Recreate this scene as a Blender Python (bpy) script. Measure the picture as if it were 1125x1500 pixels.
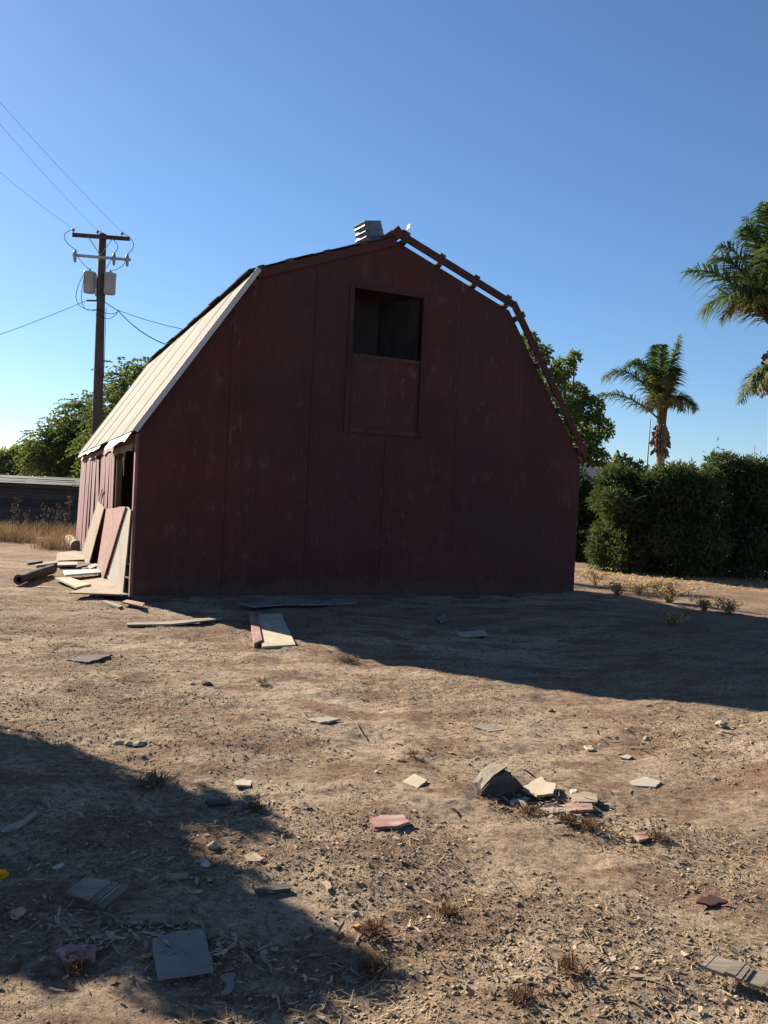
import bpy, bmesh, math, random
import numpy as np
from mathutils import Vector, Matrix, Euler

for o in list(bpy.data.objects):
    bpy.data.objects.remove(o)
scene = bpy.context.scene
C = scene.collection
R = math.radians
rnd = random.Random(7)

# ------------------------------------------------------------------ camera
FPX, CAM_H = 1247.0, 1.55                 # focal length in photo pixels (1125 x 1500), eye height
PITCH, ROLL = -0.0146, 0.0471
_f = Vector((0, math.cos(PITCH), math.sin(PITCH)))
_u0 = Vector((0, -math.sin(PITCH), math.cos(PITCH)))
_r0 = Vector((1, 0, 0))
CR = _r0 * math.cos(ROLL) + _u0 * math.sin(ROLL)
CU = -_r0 * math.sin(ROLL) + _u0 * math.cos(ROLL)
CF = _f
cam_data = bpy.data.cameras.new('camera')
cam = bpy.data.objects.new('camera', cam_data)
C.objects.link(cam)
m3 = Matrix((CR, CU, -CF)).transposed()
cam.matrix_world = Matrix.Translation((0, 0, CAM_H)) @ m3.to_4x4()
cam_data.sensor_fit = 'VERTICAL'
cam_data.sensor_height = 36
cam_data.lens = FPX / 1500 * 36
cam_data.clip_end = 5000
scene.camera = cam
scene.render.resolution_x, scene.render.resolution_y = 768, 1024

# ------------------------------------------------------------------ sky, sun, exposure
SUN_EL = R(25.5)
SH = Vector((0.713, -0.701))              # direction in which shadows fall
sun_dir = Vector((-SH.x * math.cos(SUN_EL), -SH.y * math.cos(SUN_EL), math.sin(SUN_EL)))
world = bpy.data.worlds.new('World')
scene.world = world
world.use_nodes = True
wn = world.node_tree
wn.nodes.clear()
sky = wn.nodes.new('ShaderNodeTexSky')
sky.sky_type = 'NISHITA'
sky.sun_disc = False
sky.sun_elevation = SUN_EL
sky.sun_rotation = math.atan2(sun_dir.x, sun_dir.y)
sky.altitude = 100
sky.air_density = 1.0
sky.dust_density = 0.16
sky.ozone_density = 6.0
bg = wn.nodes.new('ShaderNodeBackground')
bg.inputs['Strength'].default_value = 0.05
wo = wn.nodes.new('ShaderNodeOutputWorld')
wn.links.new(sky.outputs[0], bg.inputs[0])
wn.links.new(bg.outputs[0], wo.inputs[0])
sd = bpy.data.lights.new('sun', 'SUN')
sd.energy = 5.0
sd.angle = R(0.53)
sd.color = (1.0, 0.92, 0.79)
sun = bpy.data.objects.new('sun', sd)
C.objects.link(sun)
sun.rotation_euler = sun_dir.to_track_quat('Z', 'Y').to_euler()
sun.location = (-20, 20, 20)
vs = scene.view_settings
vs.view_transform = 'Standard'
vs.look = 'None'
vs.exposure = 1.5
vs.gamma = 1.0
vs.use_curve_mapping = False

# ------------------------------------------------------------------ helpers
def smooth(a, b, x):
    t = np.clip((x - a) / (b - a), 0, 1)
    return t * t * (3 - 2 * t)

def gz_big(x, y):
    """ground height without the small clods: flat, rising a hand's breadth to the right"""
    return 0.10 * smooth(1.3, 3.6, x) * smooth(2.5, 5.5, y)

def ray(px, py):
    return CR * ((px - 562.5) / FPX) + CU * ((750 - py) / FPX) + CF

def G(px, py, lift=0.0):
    """photo pixel -> point where its line of sight meets the ground"""
    d = ray(px, py)
    z = 0.0
    for _ in range(6):
        t = (z - CAM_H) / d.z
        z = float(gz_big(d.x * t, d.y * t)) + lift
    return Vector((d.x * t, d.y * t, z))

def D(px, py, depth):
    """photo pixel at a known distance (metres along +Y)"""
    d = ray(px, py)
    return Vector((0, 0, CAM_H)) + d * (depth / d.y)

class MB:
    def __init__(self):
        self.v, self.f = [], []
    def add(self, vs_, fs_):
        n = len(self.v)
        self.v += [tuple(p) for p in vs_]
        self.f += [tuple(i + n for i in f) for f in fs_]
        return self
    def box(self, c, s, rot=None):
        hx, hy, hz = s[0] / 2, s[1] / 2, s[2] / 2
        p = [Vector((x, y, z)) for z in (-hz, hz) for y in (-hy, hy) for x in (-hx, hx)]
        if rot is not None:
            p = [rot @ q for q in p]
        c = Vector(c)
        return self.add([q + c for q in p], [(0, 2, 3, 1), (4, 5, 7, 6), (0, 1, 5, 4), (2, 6, 7, 3), (0, 4, 6, 2), (1, 3, 7, 5)])
    def bar(self, a, b, w, h, up=Vector((0, 0, 1))):
        a, b = Vector(a), Vector(b)
        d = (b - a)
        L = d.length
        d.normalize()
        s = d.cross(up)
        if s.length < 1e-4:
            s = d.cross(Vector((0, 1, 0)))
        s.normalize()
        t = s.cross(d)
        rot = Matrix((d, s, t)).transposed()
        return self.box((a + b) / 2, (L, w, h), rot)
    def tube(self, path, rad, n=8, cap=True):
        path = [Vector(p) for p in path]
        if not hasattr(rad, '__len__'):
            rad = [rad] * len(path)
        rings = []
        prev = None
        for i, p in enumerate(path):
            d = (path[min(i + 1, len(path) - 1)] - path[max(i - 1, 0)]).normalized()
            a = prev if prev is not None else (Vector((1, 0, 0)) if abs(d.x) < 0.9 else Vector((0, 1, 0)))
            s = (a - d * a.dot(d)).normalized()
            prev = s
            t = d.cross(s)
            rings.append([p + (s * math.cos(k * 2 * math.pi / n) + t * math.sin(k * 2 * math.pi / n)) * rad[i] for k in range(n)])
        vs_ = [q for r in rings for q in r]
        fs = []
        for i in range(len(path) - 1):
            for k in range(n):
                a, b = i * n + k, i * n + (k + 1) % n
                fs.append((a, b, b + n, a + n))
        if cap:
            fs.append(tuple(range(n - 1, -1, -1)))
            fs.append(tuple(range((len(path) - 1) * n, len(path) * n)))
        return self.add(vs_, fs)
    def prism(self, poly, axis_off, map3):
        """poly: 2D outline, extruded between axis_off[0] and axis_off[1]; map3(a, b, h) -> 3D"""
        n = len(poly)
        vs_ = [map3(a, b, axis_off[0]) for a, b in poly] + [map3(a, b, axis_off[1]) for a, b in poly]
        fs = [tuple(range(n - 1, -1, -1)), tuple(range(n, 2 * n))]
        fs += [(i, (i + 1) % n, (i + 1) % n + n, i + n) for i in range(n)]
        return self.add(vs_, fs)
    def build(self, name, mat, parent=None, smooth_=False, bevel=0):
        me = bpy.data.meshes.new(name)
        me.from_pydata([tuple(p) for p in self.v], [], self.f)
        bm = bmesh.new()
        bm.from_mesh(me)
        bmesh.ops.recalc_face_normals(bm, faces=bm.faces)
        if bevel:
            bmesh.ops.bevel(bm, geom=list(bm.edges), offset=bevel, segments=1, affect='EDGES', clamp_overlap=True)
        bm.to_mesh(me)
        bm.free()
        return link(name, me, mat, parent, smooth_)

def link(name, me, mat, parent=None, smooth_=False):
    if mat is not None:
        me.materials.append(mat)
    if smooth_:
        me.polygons.foreach_set('use_smooth', [True] * len(me.polygons))
    o = bpy.data.objects.new(name, me)
    C.objects.link(o)
    o.parent = parent
    return o

def fast_mesh(name, V, F):
    """V (n,3) array, F (m,k) int array with k the same for all faces"""
    me = bpy.data.meshes.new(name)
    m, k = F.shape
    me.vertices.add(len(V))
    me.vertices.foreach_set('co', np.ascontiguousarray(V, dtype=np.float32).ravel())
    me.loops.add(m * k)
    me.loops.foreach_set('vertex_index', np.ascontiguousarray(F, dtype=np.int32).ravel())
    me.polygons.add(m)
    me.polygons.foreach_set('loop_start', np.arange(0, m * k, k, dtype=np.int32))
    me.polygons.foreach_set('loop_total', np.full(m, k, dtype=np.int32))
    me.update(calc_edges=True)
    return me

def tag(o, label, cat, group=None, kind=None):
    if label:
        o['label'] = label
    if cat:
        o['category'] = cat
    if group:
        o['group'] = group
    if kind:
        o['kind'] = kind
    return o

def thing(name, label, cat, loc=(0, 0, 0), rotz=0, group=None):
    o = bpy.data.objects.new(name, None)
    o.empty_display_size = 0.2
    C.objects.link(o)
    o.location = loc
    o.rotation_euler = (0, 0, rotz)
    return tag(o, label, cat, group)

# ------------------------------------------------------------------ materials
class NT:
    def __init__(self, name):
        self.m = bpy.data.materials.new(name)
        self.m.use_nodes = True
        self.t = self.m.node_tree
        self.b = self.t.nodes['Principled BSDF']
        self.co = self.n('ShaderNodeTexCoord').outputs['Object']
    def n(self, typ, **kw):
        nd = self.t.nodes.new(typ)
        for k, v in kw.items():
            setattr(nd, k, v)
        return nd
    def l(self, a, b):
        self.t.links.new(a, b)
    def mapping(self, scale=(1, 1, 1), loc=(0, 0, 0), rot=(0, 0, 0)):
        mp = self.n('ShaderNodeMapping')
        mp.inputs['Scale'].default_value = scale
        mp.inputs['Location'].default_value = loc
        mp.inputs['Rotation'].default_value = rot
        self.l(self.co, mp.inputs[0])
        return mp.outputs[0]
    def noise(self, scale, vec=None, detail=4, rough=0.55, dist=0.0):
        nd = self.n('ShaderNodeTexNoise')
        nd.inputs['Scale'].default_value = scale
        nd.inputs['Detail'].default_value = detail
        nd.inputs['Roughness'].default_value = rough
        nd.inputs['Distortion'].default_value = dist
        self.l(vec if vec is not None else self.co, nd.inputs['Vector'])
        return nd.outputs['Fac']
    def ramp(self, fac, stops):
        r = self.n('ShaderNodeValToRGB')
        e = r.color_ramp.elements
        while len(e) < len(stops):
            e.new(0.5)
        for el, (p, c) in zip(e, stops):
            el.position = p
            el.color = (*c, 1) if hasattr(c, '__len__') else (c, c, c, 1)
        self.l(fac, r.inputs[0])
        return r.outputs[0]
    def mix(self, fac, a, b, blend='MIX'):
        nd = self.n('ShaderNodeMix', data_type='RGBA', blend_type=blend)
        for inp, v in ((nd.inputs[0], fac), (nd.inputs[6], a), (nd.inputs[7], b)):
            if hasattr(v, 'is_linked') or isinstance(v, bpy.types.NodeSocket):
                self.l(v, inp)
            elif hasattr(v, '__len__'):
                inp.default_value = (*v, 1)
            else:
                inp.default_value = v
        return nd.outputs[2]
    def math(self, op, a, b=0.0, clamp=False):
        nd = self.n('ShaderNodeMath', operation=op, use_clamp=clamp)
        for inp, v in zip(nd.inputs, (a, b)):
            if isinstance(v, bpy.types.NodeSocket):
                self.l(v, inp)
            else:
                inp.default_value = v
        return nd.outputs[0]
    def bump(self, h, dist=0.01, strength=0.6):
        nd = self.n('ShaderNodeBump')
        nd.inputs['Distance'].default_value = dist
        nd.inputs['Strength'].default_value = strength
        self.l(h, nd.inputs['Height'])
        self.l(nd.outputs[0], self.b.inputs['Normal'])
    def rnd(self):
        return self.n('ShaderNodeObjectInfo').outputs['Random']
    def col(self, c, rough=0.9, spec=0.2, metal=0.0):
        if isinstance(c, bpy.types.NodeSocket):
            self.l(c, self.b.inputs['Base Color'])
        else:
            self.b.inputs['Base Color'].default_value = (*c, 1)
        self.b.inputs['Roughness'].default_value = rough
        self.b.inputs['Specular IOR Level'].default_value = spec
        self.b.inputs['Metallic'].default_value = metal
        return self.m

def m_wood(name, c1, c2, grain=(3, 60, 60), rough=0.9, wear=None, vary=0.25, bump=0.004, rot=(0, 0, 0)):
    """weathered wood: grain runs along local x (or as scaled), tone varies from piece to piece"""
    t = NT(name)
    v = t.mapping(grain, rot=rot)
    g = t.noise(1.0, v, 6, 0.65, 0.4)
    base = t.ramp(g, [(0.3, c1), (0.7, c2)])
    big = t.noise(2.2, None, 4)
    base = t.mix(t.ramp(big, [(0.35, 0.0), (0.75, 0.55)]), base, tuple(x * 0.55 for x in c1))
    if wear:
        w = t.noise(5.0, t.mapping((1, 3, 3)), 6, 0.7)
        base = t.mix(t.ramp(w, [(0.50, 0.0), (0.62, 0.8)]), base, wear)
    hv = t.n('ShaderNodeHueSaturation')
    t.l(base, hv.inputs['Color'])
    t.l(t.math('ADD', t.math('MULTIPLY', t.rnd(), 2 * vary), 1 - vary), hv.inputs['Value'])
    t.bump(g, bump, 0.7)
    return t.col(hv.outputs[0], rough)

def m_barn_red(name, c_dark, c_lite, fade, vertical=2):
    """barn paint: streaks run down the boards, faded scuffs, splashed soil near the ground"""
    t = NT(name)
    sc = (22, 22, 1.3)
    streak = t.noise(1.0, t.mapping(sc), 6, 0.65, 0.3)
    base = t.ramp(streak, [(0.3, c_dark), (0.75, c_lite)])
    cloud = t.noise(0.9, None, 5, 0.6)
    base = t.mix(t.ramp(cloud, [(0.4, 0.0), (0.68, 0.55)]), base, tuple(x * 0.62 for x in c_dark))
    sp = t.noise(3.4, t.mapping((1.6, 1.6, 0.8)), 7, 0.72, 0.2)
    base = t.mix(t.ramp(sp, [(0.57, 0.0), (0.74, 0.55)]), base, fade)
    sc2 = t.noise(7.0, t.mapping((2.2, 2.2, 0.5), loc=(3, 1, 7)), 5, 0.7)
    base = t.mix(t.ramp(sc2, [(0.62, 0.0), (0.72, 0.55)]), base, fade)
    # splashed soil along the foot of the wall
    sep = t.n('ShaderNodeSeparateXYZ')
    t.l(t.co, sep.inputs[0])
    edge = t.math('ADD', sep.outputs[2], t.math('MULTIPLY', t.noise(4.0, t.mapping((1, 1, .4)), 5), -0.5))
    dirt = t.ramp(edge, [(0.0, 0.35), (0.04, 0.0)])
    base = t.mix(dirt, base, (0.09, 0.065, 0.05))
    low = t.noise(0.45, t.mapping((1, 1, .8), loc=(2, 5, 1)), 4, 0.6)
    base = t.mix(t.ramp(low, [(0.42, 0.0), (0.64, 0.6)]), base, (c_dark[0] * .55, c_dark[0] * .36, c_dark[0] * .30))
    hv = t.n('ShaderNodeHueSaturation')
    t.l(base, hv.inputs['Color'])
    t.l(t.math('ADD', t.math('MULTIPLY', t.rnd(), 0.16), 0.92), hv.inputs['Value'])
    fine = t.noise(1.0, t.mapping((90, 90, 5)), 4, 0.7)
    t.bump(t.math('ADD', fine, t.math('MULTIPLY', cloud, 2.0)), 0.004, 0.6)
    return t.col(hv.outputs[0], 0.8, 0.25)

def m_plain(name, c, rough=0.6, metal=0.0, spec=0.3, var=0.35, scale=6.0, bump=0.002, c2=None):
    t = NT(name)
    n = t.noise(scale, None, 5, 0.65)
    base = t.ramp(n, [(0.3, tuple(x * (1 - var) for x in c)), (0.7, c2 or tuple(min(1, x * (1 + var * .5)) for x in c))])
    t.bump(n, bump, 0.5)
    return t.col(base, rough, spec, metal)

def m_leaf(name, c1, c2, trans=0.35, tcol=None, scale=1.2):
    """leaf: tone differs from clump to clump and leaf to leaf; lets some light through"""
    t = NT(name)
    n = t.noise(scale, None, 3)
    fine = t.noise(23.0, None, 2)
    fac = t.math('ADD', t.math('MULTIPLY', n, 0.6), t.math('MULTIPLY', fine, 0.4))
    base = t.ramp(fac, [(0.36, c1), (0.62, c2)])
    t.col(base, 0.75, 0.12)
    tr = t.n('ShaderNodeBsdfTranslucent')
    tc = t.mix(1.0, base, tcol or (1.5, 1.5, 0.6), 'MULTIPLY')
    t.l(tc, tr.inputs[0])
    mx = t.n('ShaderNodeMixShader')
    mx.inputs[0].default_value = trans
    t.l(t.b.outputs[0], mx.inputs[1])
    t.l(tr.outputs[0], mx.inputs[2])
    t.l(mx.outputs[0], t.t.nodes['Material Output'].inputs[0])
    return t.m

def m_ground():
    t = NT('dry_soil')
    big = t.noise(0.33, t.mapping((0.7, 1.5, 1)), 5, 0.6, 0.6)
    mid = t.noise(1.7, t.mapping((0.8, 1.5, 1)), 6, 0.65, 0.4)
    fine = t.noise(24.0, None, 6, 0.75)
    grit = t.noise(95.0, None, 4, 0.8)
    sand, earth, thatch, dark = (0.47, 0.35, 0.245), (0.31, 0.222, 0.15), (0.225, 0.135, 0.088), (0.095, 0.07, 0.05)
    base = t.mix(t.ramp(big, [(0.42, 0.0), (0.58, 1.0)]), earth, sand)
    huge = t.noise(0.16, t.mapping((0.8, 1.6, 1), loc=(4.3, 1.7, 0)), 4, 0.55, 0.4)
    base = t.mix(t.ramp(huge, [(0.45, 0.0), (0.62, 0.7)]), base, (0.205, 0.132, 0.09))
    base = t.mix(t.ramp(mid, [(0.47, 0.0), (0.58, 0.9)]), base, thatch)
    m2 = t.noise(2.6, t.mapping((0.6, 1.9, 1), loc=(9, 4, 2)), 6, 0.7, 0.5)
    base = t.mix(t.ramp(m2, [(0.55, 0.0), (0.68, 0.9)]), base, sand)
    base = t.mix(t.ramp(fine, [(0.36, 0.85), (0.52, 0.0)]), base, dark)  # dark specks: small shadows of clods painted into the soil colour
    base = t.mix(t.ramp(fine, [(0.56, 0.0), (0.72, 0.6)]), base, (0.48, 0.345, 0.23))
    base = t.mix(t.ramp(grit, [(0.38, 0.6), (0.5, 0.0)]), base, dark)  # finer specks of the same painted clod shadow
    h = t.math('ADD', t.math('MULTIPLY', fine, 1.0), t.math('MULTIPLY', grit, 0.45))
    t.bump(h, 0.03, 0.9)
    return t.col(base, 1.0, 0.05)

M = {}
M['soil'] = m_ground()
M['clod'] = m_plain('soil_clod', (0.22, 0.155, 0.102), 1.0, 0, 0.05, 0.55, 3.0, 0.004, (0.36, 0.262, 0.175))
M['straw'] = m_plain('dead_straw', (0.30, 0.20, 0.11), 0.9, 0, 0.1, 0.6, 2.5, 0, (0.46, 0.34, 0.20))
M['stubble'] = m_plain('dead_stubble', (0.13, 0.088, 0.055), 0.95, 0, 0.05, 0.5, 1.4, 0, (0.27, 0.185, 0.115))
M['splinter'] = m_plain('splinter_wood', (0.22, 0.165, 0.11), 0.9, 0, 0.1, 0.6, 6, 0, (0.42, 0.33, 0.23))
M['chip'] = m_plain('wood_chip', (0.33, 0.22, 0.13), 0.9, 0, 0.1, 0.7, 2.5, 0, (0.52, 0.40, 0.27))
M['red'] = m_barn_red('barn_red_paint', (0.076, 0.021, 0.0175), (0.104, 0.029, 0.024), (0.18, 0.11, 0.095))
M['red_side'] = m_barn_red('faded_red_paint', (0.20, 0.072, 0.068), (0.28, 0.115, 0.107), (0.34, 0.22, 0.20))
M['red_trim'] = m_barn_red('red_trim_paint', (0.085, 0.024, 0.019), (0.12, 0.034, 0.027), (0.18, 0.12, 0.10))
M['trim_worn'] = m_wood('worn_trim', (0.06, 0.024, 0.021), (0.10, 0.052, 0.046), (30, 30, 3))
M['stud'] = m_wood('stud_wood', (0.16, 0.11, 0.07), (0.24, 0.17, 0.11), (30, 30, 3))
M['cream_roof'] = m_wood('cream_roofing', (0.165, 0.142, 0.102), (0.235, 0.208, 0.158), (1.2, 8, 1.2), vary=.07)
M['white'] = m_plain('white_flashing', (0.50, 0.485, 0.45), 0.6, 0, 0.3, 0.15, 5)
M['shingle'] = m_plain('dark_shingle', (0.055, 0.05, 0.048), 0.95, 0, 0.1, 0.4, 14, 0.01)
M['galv'] = m_plain('galvanised_sheet', (0.15, 0.17, 0.17), 0.6, 0.3, 0.4, 0.35, 7)
M['pink'] = m_wood('pink_painted_ply', (0.25, 0.115, 0.098), (0.33, 0.185, 0.155), (3, 25, 25), wear=(0.36, 0.27, 0.21), vary=0.1)
M['cream'] = m_wood('cream_board', (0.38, 0.305, 0.205), (0.48, 0.40, 0.285), (2, 14, 14), vary=0.1)
M['pale'] = m_wood('pale_board', (0.34, 0.285, 0.225), (0.46, 0.40, 0.325), (2, 14, 14), vary=0.12)
M['grey_wood'] = m_wood('grey_weathered_wood', (0.15, 0.12, 0.088), (0.33, 0.27, 0.20), (3, 70, 70))
M['tan_wood'] = m_wood('tan_weathered_wood', (0.24, 0.18, 0.12), (0.40, 0.31, 0.215), (3, 60, 60))
M['dark_wood'] = m_wood('dark_wood', (0.05, 0.04, 0.034), (0.12, 0.10, 0.085), (4, 40, 40))
M['shed_wood'] = m_wood('old_shed_wood', (0.05, 0.043, 0.038), (0.11, 0.096, 0.085), (2, 30, 30))
M['shed_roof'] = m_wood('shed_roof_wood', (0.06, 0.054, 0.048), (0.115, 0.104, 0.093), (2, 20, 20))
M['grey_sheet'] = m_plain('grey_fibre_sheet', (0.21, 0.18, 0.155), 0.85, 0, 0.2, 0.22, 4, 0.002)
M['tin'] = m_plain('tin_sheet', (0.26, 0.27, 0.29), 0.55, 0.5, 0.4, 0.3, 4)
M['stone'] = m_plain('pale_stone', (0.36, 0.28, 0.20), 0.95, 0, 0.1, 0.3, 25, 0.004)
M['whitestone'] = m_plain('white_stone', (0.46, 0.42, 0.36), 0.9, 0, 0.1, 0.2, 25, 0.004)
M['brownleaf'] = m_leaf('dead_brown_leaf', (0.07, 0.044, 0.027), (0.175, 0.10, 0.058), 0.25, (1.4, 1.1, .7), 9)
M['tanleaf'] = m_leaf('dead_tan_leaf', (0.40, 0.24, 0.10), (0.56, 0.40, 0.20), 0.3, (1.3, 1.2, .8), 9)
M['pole'] = m_wood('pole_wood', (0.07, 0.052, 0.042), (0.12, 0.092, 0.075), (25, 25, 2))
M['can'] = m_plain('transformer_grey', (0.34, 0.36, 0.38), 0.5, 0.0, 0.4, 0.12, 3)
M['insul'] = m_plain('insulator_grey', (0.26, 0.26, 0.28), 0.35, 0, 0.5, 0.15, 9)
M['wire'] = m_plain('wire_dark', (0.025, 0.025, 0.028), 1.0, 0, 0.0, 0.1, 4)
M['bark'] = m_wood('bark', (0.09, 0.065, 0.048), (0.17, 0.13, 0.10), (18, 18, 3))
M['palmtrunk'] = m_plain('palm_trunk', (0.27, 0.22, 0.18), 0.95, 0, 0.1, 0.4, 9, 0.02)
M['boots'] = m_wood('dead_palm_boots', (0.11, 0.068, 0.042), (0.25, 0.165, 0.105), (20, 20, 3))
M['palmleaf'] = m_leaf('palm_leaf', (0.040, 0.070, 0.030), (0.085, 0.125, 0.055), 0.3, (1.4, 1.5, .6))
M['palmdry'] = m_leaf('palm_leaf_yellowing', (0.13, 0.13, 0.045), (0.24, 0.22, 0.09), 0.35, (1.3, 1.3, .6))
M['hedge'] = m_leaf('hedge_leaf', (0.032, 0.045, 0.022), (0.10, 0.115, 0.052), 0.25, (1.3, 1.5, .6))
M['feather'] = m_leaf('feathery_leaf', (0.055, 0.078, 0.040), (0.12, 0.142, 0.072), 0.38)
M['fargreen'] = m_leaf('far_leaf', (0.085, 0.11, 0.055), (0.18, 0.195, 0.10), 0.4)
M['broad'] = m_leaf('broad_leaf', (0.055, 0.080, 0.034), (0.15, 0.18, 0.075), 0.45)
M['shade'] = m_leaf('shade_tree_leaf', (0.04, 0.065, 0.025), (0.09, 0.12, 0.045), 0.3)
M['drygrass'] = m_leaf('dry_grass', (0.15, 0.10, 0.06), (0.29, 0.205, 0.13), 0.25, (1.2, 1.1, .8), 0.8)
M['dryweed'] = m_leaf('dry_weed', (0.24, 0.18, 0.09), (0.44, 0.34, 0.18), 0.35, (1.2, 1.1, .8), 3)
M['weeddark'] = m_leaf('dead_weed_stalk', (0.10, 0.075, 0.05), (0.20, 0.15, 0.10), 0.2, (1.2, 1.1, .8), 3)
M['petal'] = m_leaf('yellow_petal', (0.80, 0.42, 0.01), (0.90, 0.60, 0.03), 0.4, (1.1, 1.0, .4), 30)
M['farroof'] = m_plain('grey_roofing', (0.09, 0.095, 0.10), 0.8, 0, 0.2, 0.2, 2)
M['stucco'] = m_plain('grey_wall', (0.12, 0.115, 0.105), 0.9, 0, 0.1, 0.15, 2)
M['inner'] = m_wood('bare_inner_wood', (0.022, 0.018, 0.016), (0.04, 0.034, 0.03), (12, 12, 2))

# ------------------------------------------------------------------ ground
def vnoise(x, y, seed):
    """smooth value noise, vectorised"""
    r = np.random.RandomState(seed)
    tab = r.rand(256, 256)
    xi, yi = np.floor(x).astype(int), np.floor(y).astype(int)
    fx, fy = x - xi, y - yi
    fx, fy = fx * fx * (3 - 2 * fx), fy * fy * (3 - 2 * fy)
    g = lambda a, b: tab[a % 256, b % 256]
    return (g(xi, yi) * (1 - fx) + g(xi + 1, yi) * fx) * (1 - fy) + (g(xi, yi + 1) * (1 - fx) + g(xi + 1, yi + 1) * fx) * fy - 0.5

def gz(x, y):
    x, y = np.asarray(x, float), np.asarray(y, float)
    h = gz_big(x, y)
    near = 1 - smooth(10, 30, np.hypot(x, y))
    h = h + 0.042 * vnoise(x * 1.1 + 31, y * 1.1 + 11, 1) + near * (0.030 * vnoise(x * 2.3 + 7, y * 2.9 + 3, 6) + 0.026 * vnoise(x * 4.3, y * 4.3, 2) + 0.014 * vnoise(x * 11, y * 11, 3) + 0.010 * vnoise(x * 24, y * 24, 4))
    # soil drifted against the foot of the barn front
    ux, uy = (x + 3.399) * .9164 + (y - 11.658) * .4002, -(x + 3.399) * .4002 + (y - 11.658) * .9164
    drift = smooth(-.75, -.05, uy) * (1 - smooth(.1, .4, uy)) * smooth(.2, .8, ux) * (1 - smooth(6.9, 7.5, ux))
    h = h + drift * (.045 + .09 * vnoise(ux * 1.9, uy * 1.5, 15) + .04 * vnoise(ux * 6, uy * 5, 16))
    return h

def axis(lo, hi, step, far, grow):
    a = list(np.arange(lo, hi, step))
    s, p, q = step, a[-1], a[0]
    right, left = [], []
    while p < far:
        s *= grow
        p += s
        right.append(p)
    s = step
    while q > -far:
        s *= grow
        q -= s
        left.append(q)
    return np.array(left[::-1] + a + right)

xs = axis(-3.6, 3.9, 0.022, 900, 1.045)
ys = axis(1.6, 8.6, 0.022, 900, 1.045)
X, Y = np.meshgrid(xs, ys)
Z = gz(X, Y)
nx, ny = len(xs), len(ys)
idx = np.arange(nx * ny).reshape(ny, nx)
F = np.stack([idx[:-1, :-1], idx[:-1, 1:], idx[1:, 1:], idx[1:, :-1]], -1).reshape(-1, 4)
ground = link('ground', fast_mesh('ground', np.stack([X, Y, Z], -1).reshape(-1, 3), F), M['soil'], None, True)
ground['kind'] = 'structure'

def lumps(n, rs, pos_fn, rmin, rmax, flat=0.7):
    """many small irregular clods as one mesh (octahedra knocked out of shape)"""
    P = pos_fn(n, rs)
    rad = rmin + (rmax - rmin) * rs.rand(n) ** 4
    base = np.array([[1, 0, 0], [0, 1, 0], [-1, 0, 0], [0, -1, 0], [0, 0, 1], [0, 0, -1.]])
    V = base[None] * (0.55 + 0.75 * rs.rand(n, 6, 1)) * rad[:, None, None]
    a = rs.rand(n) * 6.28
    c, s = np.cos(a)[:, None], np.sin(a)[:, None]
    V = np.stack([V[..., 0] * c - V[..., 1] * s + 0.3 * V[..., 2], V[..., 0] * s + V[..., 1] * c, V[..., 2] * flat], -1)
    zz = gz(P[:, 0], P[:, 1])
    V += np.stack([P[:, 0], P[:, 1], zz + rad * 0.18], -1)[:, None]
    f = np.array([[0, 1, 4], [1, 2, 4], [2, 3, 4], [3, 0, 4], [1, 0, 5], [2, 1, 5], [3, 2, 5], [0, 3, 5]])
    Fc = (f[None] + (np.arange(n) * 6)[:, None, None]).reshape(-1, 3)
    return V.reshape(-1, 3), Fc

def spread(n, rs, y0=2.1, y1=11.5, power=1.6):
    """positions over the yard, thicker towards the camera; bunched by a noise field"""
    out = np.zeros((0, 2))
    while len(out) < n:
        k = n * 3
        y = y0 + (y1 - y0) * rs.rand(k) ** power
        x = (rs.rand(k) - 0.5) * 1.15 * y
        d = vnoise(x * 1.3 + 5, y * 1.3, 9) + 0.6 * vnoise(x * 4, y * 4, 10) + 0.5
        keep = rs.rand(k) < np.clip(d * 2.2 - .55, 0.03, 1)
        out = np.concatenate([out, np.stack([x, y], -1)[keep]])
    return out[:n]

rs = np.random.RandomState(3)
V, Fc = lumps(44000, rs, spread, 0.0025, 0.0125, .6)
tag(link('soil_crumbs', fast_mesh('soil_crumbs', V, Fc), M['clod']), 'small crumbs of dry soil strewn all over the yard', 'soil', kind='stuff')

def slivers(n, rs, L0, L1, w0, w1, lift, power=1.6):
    P = spread(n, rs, 2.1, 11.5, power)
    a = rs.rand(n) * 6.28
    L = L0 + (L1 - L0) * rs.rand(n) ** 3
    w = w0 + (w1 - w0) * rs.rand(n)
    d = np.stack([np.cos(a), np.sin(a), (rs.rand(n) - 0.5) * 0.5], -1)
    s = np.stack([-np.sin(a), np.cos(a), (rs.rand(n) - .5) * .8], -1) * w[:, None] / 2
    c = np.stack([P[:, 0], P[:, 1], gz(P[:, 0], P[:, 1]) + lift + L * 0.12], -1)
    h = d * L[:, None] / 2
    bend = np.stack([-np.sin(a), np.cos(a), 0 * a], -1) * (L * (rs.rand(n) - .5) * .5)[:, None]
    V = np.stack([c - h - s + bend, c - h + s + bend, c + s, c - s, c + h + s * .4 + bend, c + h - s * .4 + bend], 1)
    f = np.array([[0, 1, 2, 3], [3, 2, 4, 5]])
    return V.reshape(-1, 3), (f[None] + (np.arange(n) * 6)[:, None, None]).reshape(-1, 4)

V, Fc = slivers(10000, rs, 0.02, 0.11, 0.0015, 0.004, 0.002)
tag(link('dead_grass_litter', fast_mesh('dead_grass_litter', V, Fc), M['straw']), 'bits of dead grass and straw lying on the soil', 'grass litter', kind='stuff')

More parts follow.
